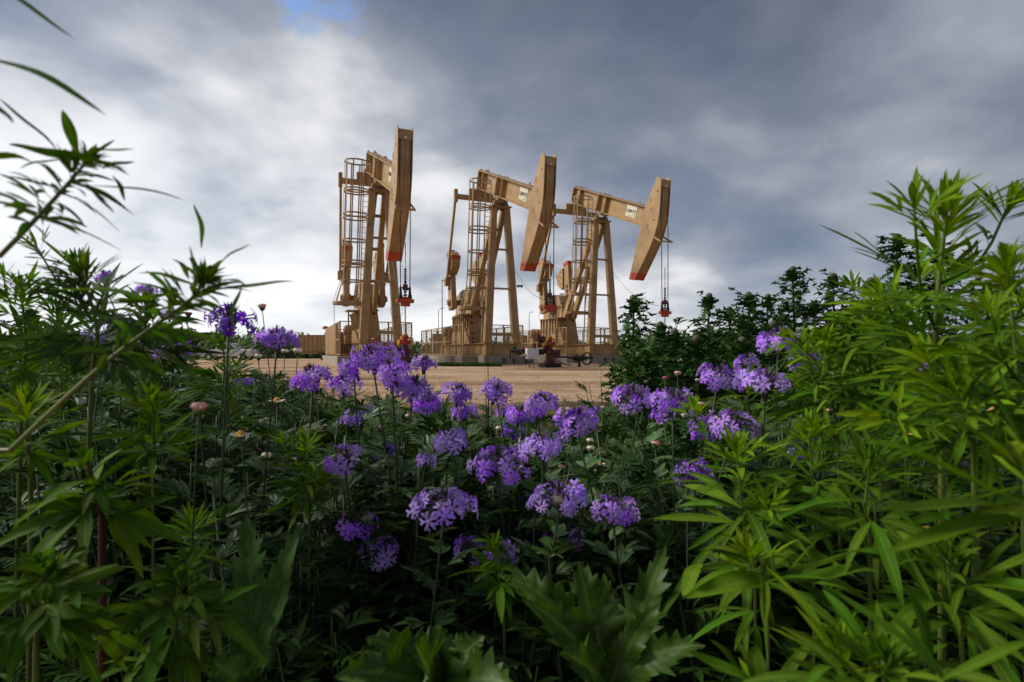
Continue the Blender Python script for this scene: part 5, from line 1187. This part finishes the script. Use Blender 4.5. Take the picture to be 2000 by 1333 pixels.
# ---- undergrowth nobody could count: prototypes multiplied with numpy into one mesh each
def np_proto(lb): return np.array(lb.v, dtype=np.float32), [tuple(f) for f in lb.f]
def scatter(name, protos, insts, m_, kind='stuff', label=None, cat=None):
    """insts: (proto, x, y, z, scale, rot, leanx, leany)"""
    V_, F4, off = [], [], 0
    PF = []
    for v, f in protos:
        a = np.array([list(t) + [t[-1]] * (4 - len(t)) if len(t) < 4 else list(t[:4]) for t in f], dtype=np.int32); PF.append(a)
    for (k, x, y, z, s, r, lx, ly) in insts:
        v = protos[k][0]; c, sn = math.cos(r), math.sin(r); X = (v[:, 0] * c - v[:, 1] * sn) * s; Y_ = (v[:, 0] * sn + v[:, 1] * c) * s; Z = v[:, 2] * s
        V_.append(np.stack([X + lx * Z + x, Y_ + ly * Z + y, Z + z], -1)); F4.append(PF[k] + off); off += len(v)
    V_ = np.concatenate(V_).astype(np.float32); F4 = np.concatenate(F4)
    me = bpy.data.meshes.new(name); me.vertices.add(len(V_)); me.vertices.foreach_set('co', V_.ravel())
    tri = F4[:, 3] == F4[:, 2]; q = F4[~tri]; t = F4[tri][:, :3]
    li = np.concatenate([q.ravel(), t.ravel()]).astype(np.int32); me.loops.add(len(li)); me.loops.foreach_set('vertex_index', li)
    tot = np.concatenate([np.full(len(q), 4), np.full(len(t), 3)]).astype(np.int32); st = np.concatenate([[0], np.cumsum(tot)[:-1]]).astype(np.int32)
    me.polygons.add(len(tot)); me.polygons.foreach_set('loop_start', st); me.polygons.foreach_set('loop_total', tot)
    me.update(calc_edges=True); me.materials.append(m_); o = bpy.data.objects.new(name, me); COL.objects.link(o)
    tag(o, label, cat, kind=kind); return o
rnd.seed(400)
def proto_fern(h, n, L, pairs):      # upright plantlet with dissected leaves, unit height
    lb = LB(); g = rnd.uniform(0, 6); top = Vector((rnd.uniform(-.12, .12), rnd.uniform(-.12, .12), 1)) * h
    lb.stalk([(0, 0, 0), tuple(top * .5), tuple(top)], .0022 * h / .4, .001, 3)
    for k in range(n):
        t = .12 + .86 * k / n; g += 2.4; x = Vector((math.cos(g), math.sin(g), rnd.uniform(.2, 1.0))).normalized()
        lb.compound(top * t, x, (0, 0, 1), L * (1.15 - .5 * t) * rnd.uniform(.8, 1.2), L * .075, pairs, rnd.uniform(.05, .4), 40, .5, 3, petiole=.25)
    return np_proto(lb)
def proto_broad(h, n, L):
    lb = LB(); g = rnd.uniform(0, 6)
    for k in range(n):
        g += 2.4; x = Vector((math.cos(g), math.sin(g), rnd.uniform(.15, 1.1))).normalized(); lb.blade((0, 0, h * rnd.uniform(.1, .9)), x, (0, 0, 1), L * rnd.uniform(.6, 1.1), L * rnd.uniform(.16, .3), .5, 4)
    return np_proto(lb)
def proto_grass(h, n):
    lb = LB()
    for k in range(n):
        g = rnd.uniform(0, 6.3); x = Vector((math.cos(g) * rnd.uniform(.1, .6), math.sin(g) * rnd.uniform(.1, .6), 1)).normalized(); lb.blade((rnd.uniform(-.02, .02), rnd.uniform(-.02, .02), 0), x, (0, -1, .1), h * rnd.uniform(.5, 1.1), .006, .3, 4, fold=.3)
    return np_proto(lb)
ferns = [proto_fern(.40, 22, .10, 3) for _ in range(5)]; broads = [proto_broad(.2, 12, .13) for _ in range(4)]; grs = [proto_grass(.34, 12) for _ in range(4)]
def top_h(px, y):
    """height of the growth: a low gap in the middle, higher to both sides"""
    c = .61 if y < 1.3 else max(.08, .61 - (y - 1.3) * .15)
    if px < 820: k = min(1, (820 - px) / 300); b = c * (1 - k) + k * (.64 if y > .9 else .52)
    elif px > 1180: k = min(1, (px - 1180) / 160); b = c * (1 - k) + k * .60
    else: b = c
    if y < .9: b *= .66 + .34 * max(0, (y - .4) / .5)
    return b
def bed(n, y0, y1, protos, base_h, hs=(.55, 1.05), pw=.6, xlim=1.12, keep=None):
    out = []
    while len(out) < n:
        y = y0 + (y1 - y0) * rnd.random() ** pw; x = rnd.uniform(-1, 1) * y * xlim * 1.0 + rnd.uniform(-.25, .25); px = 1000 + F * x / y
        if keep and not keep(px, x, y): continue
        h = top_h(px, y) * rnd.uniform(*hs)
        out.append((rnd.randrange(len(protos)), x, y, -.04, h / base_h, rnd.uniform(0, 6.3), rnd.uniform(-.2, .2), rnd.uniform(-.2, .2)))
    return out
near = bed(1500, .5, 2.6, ferns, .40, (.75, 1.15), pw=.7) + bed(1700, 2.4, 7.6, ferns, .42, pw=.8)
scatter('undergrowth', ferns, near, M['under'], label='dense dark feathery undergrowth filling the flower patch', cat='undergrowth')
wisps = [proto_fern(.40, 26, .085, 4) for _ in range(4)]
wisps = [(v, f) for v, f in wisps]
M['wisp'] = mat('pale_dissected_leaf', (.065, .12, .035), .6, trans=.25, island=.35)
cl_ = []
for (x, y, z) in CLUMPS:
    for k in range(5):
        cl_.append((rnd.randrange(4), x + rnd.uniform(-.07, .07), y + rnd.uniform(.0, .14), -.04, max(.3, (z - .03) * rnd.uniform(.78, .98)) / .42, rnd.uniform(0, 6.3), rnd.uniform(-.08, .08), rnd.uniform(-.05, .05)))
scatter('feathery_ground_cover', wisps, cl_ + bed(1150, .62, 2.6, wisps, .40, (.6, 1.12), pw=.8, xlim=.85), M['wisp'], label='grey green feathery foliage tangled among the purple flower stems', cat='ground cover')
lowb = bed(620, .45, 2.2, broads, .30, (.35, 1.0))
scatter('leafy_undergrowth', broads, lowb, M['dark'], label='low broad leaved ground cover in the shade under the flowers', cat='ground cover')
gi = bed(520, .9, 7.9, grs, .36, (.55, 1.1), pw=.75)
for k in range(900):                                                     # ragged edge where the field meets the dirt
    x = rnd.uniform(-9, 9); y = rnd.triangular(5.8, 9.0, 7.2); gi.append((rnd.randrange(4), x, y, -.03, rnd.uniform(.2, .5), rnd.uniform(0, 6), 0, 0))
scatter('wild_grass', grs, gi, M['gras'], label='thin wild grass between the flowers and along the dirt edge', cat='grass')
# dense backing of the thistles and the left side growth
def side(px, x, y): return px > 1215 or px < 430
hb = []
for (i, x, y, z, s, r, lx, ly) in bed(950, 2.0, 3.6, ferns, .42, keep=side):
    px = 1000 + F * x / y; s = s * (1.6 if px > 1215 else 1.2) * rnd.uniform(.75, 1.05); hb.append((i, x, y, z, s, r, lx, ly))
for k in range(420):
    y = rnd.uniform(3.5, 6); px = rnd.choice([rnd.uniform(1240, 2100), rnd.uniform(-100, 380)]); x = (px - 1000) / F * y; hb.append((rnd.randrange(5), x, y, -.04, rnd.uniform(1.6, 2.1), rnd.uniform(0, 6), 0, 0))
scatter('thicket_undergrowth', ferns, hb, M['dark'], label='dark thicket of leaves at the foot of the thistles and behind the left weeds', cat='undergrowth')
# sparse weeds creeping over the soil in front of the dirt
cr = [(rnd.randrange(4), rnd.uniform(-7, 7), rnd.triangular(4.0, 8.6, 6.5), -.03, rnd.uniform(.15, .5), rnd.uniform(0, 6), 0, 0) for _ in range(1500)]
scatter('creeping_weeds', broads, cr, M['mid'], label='creeping green weeds thinning out on to the dirt', cat='ground cover')
# strip of turf against the middle slab
tb = []
for k in range(1500):
    u = rnd.uniform(0, 1) ** 1; v = rnd.uniform(-1, 1)
    lx_ = -1.3 - .0 - abs(rnd.gauss(0, .35)) - u * 3.0; x = -2.2 + (u - .5) * 3.6; y = 31.0 + rnd.uniform(0, 1) * 2.2 + max(0, -(u - .5)) * 2; tb.append((rnd.randrange(4), x - .3, y, -.03, rnd.uniform(.6, 1.15), rnd.uniform(0, 6), 0, 0))
M['turf'] = mat('turf_grass', (.05, .11, .02), .6, trans=.2, island=.3)
pw_ = []
for k in range(520):
    y = rnd.uniform(7.6, 15) if k % 3 else rnd.uniform(7.6, 24); px = rnd.uniform(-50, 780) if k % 5 else rnd.uniform(780, 1250); pw_.append((rnd.randrange(4), (px - 1000) / F * y, y, -.03, rnd.uniform(.15, .5), rnd.uniform(0, 6), 0, 0))
scatter('pad_weeds', grs, pw_, M['turf'], label='scattered weeds sprouting on the dirt pad', cat='grass')
gr2 = [proto_grass(.34, 16) for _ in range(4)]
gr2 = [(v * np.array([2.2, 2.2, 1], dtype=np.float32), f) for v, f in gr2]
scatter('grass_strip', gr2, tb, M['turf'], label='strip of green grass along the slab of the middle pump', cat='grass')
# stone chips on the dirt
def proto_stone():
    q = LB(); q.v = []; a = [Vector((rnd.uniform(.6, 1) * math.cos(k), rnd.uniform(.6, 1) * math.sin(k), rnd.uniform(-.1, .3))) for k in (0, 1.05, 2.1, 3.14, 4.2, 5.2)]
    q.v = [tuple(p) for p in a] + [(0, 0, rnd.uniform(.4, .7))]
    for k in range(6): q.face((k, (k + 1) % 6, 6))
    return np_proto(q)
sts = [proto_stone() for _ in range(4)]
sg_ = []
for k in range(7000):
    y = 7.6 + 22 * rnd.random() ** 1.6; x = rnd.uniform(-.9, .75) * y; s = .008 + .05 * rnd.random() ** 4; sg_.append((rnd.randrange(4), x, y, float(edge_h(np.array(x), np.array(y))) - .05, s, rnd.uniform(0, 6), 0, 0))
scatter('gravel', sts, sg_, M['gravel'], label='loose stone chips scattered over the dirt pad', cat='gravel')
# far scrub on the horizon
M['scrub'] = mat('far_scrub_leaf', (.12, .17, .06), .7, island=.35, trans=.1)
def proto_bush():
    lb = LB()
    for k in range(260):
        a = rnd.uniform(0, 6.3); e = rnd.uniform(0, 1.5); rr = rnd.uniform(.55, 1) * (1 + .25 * math.sin(3 * a)); p = Vector((math.cos(a) * math.cos(e) * rr, math.sin(a) * math.cos(e) * rr, math.sin(e) * rr * .9))
        d = Vector((rnd.gauss(0, 1), rnd.gauss(0, 1), rnd.gauss(.5, 1))).normalized(); lb.blade(p, d, (0, 0, 1) if abs(d.z) < .9 else (1, 0, 0), .28, .13, .1, 2)
    return np_proto(lb)
bush = [proto_bush() for _ in range(5)]
bi = []
for k in range(420):
    px = rnd.uniform(-150, 2150); Y = rnd.uniform(75, 120); s = rnd.uniform(1.9, 3.3) * (1.25 if px < 640 or px > 1200 else 1)
    bi.append((rnd.randrange(5), (px - 1000) / F * Y, Y, -.2, s, rnd.uniform(0, 6), 0, 0))
scatter('distant_scrub', bush, bi, M['scrub'], label='low green scrub along the horizon behind the dirt pad', cat='scrub')
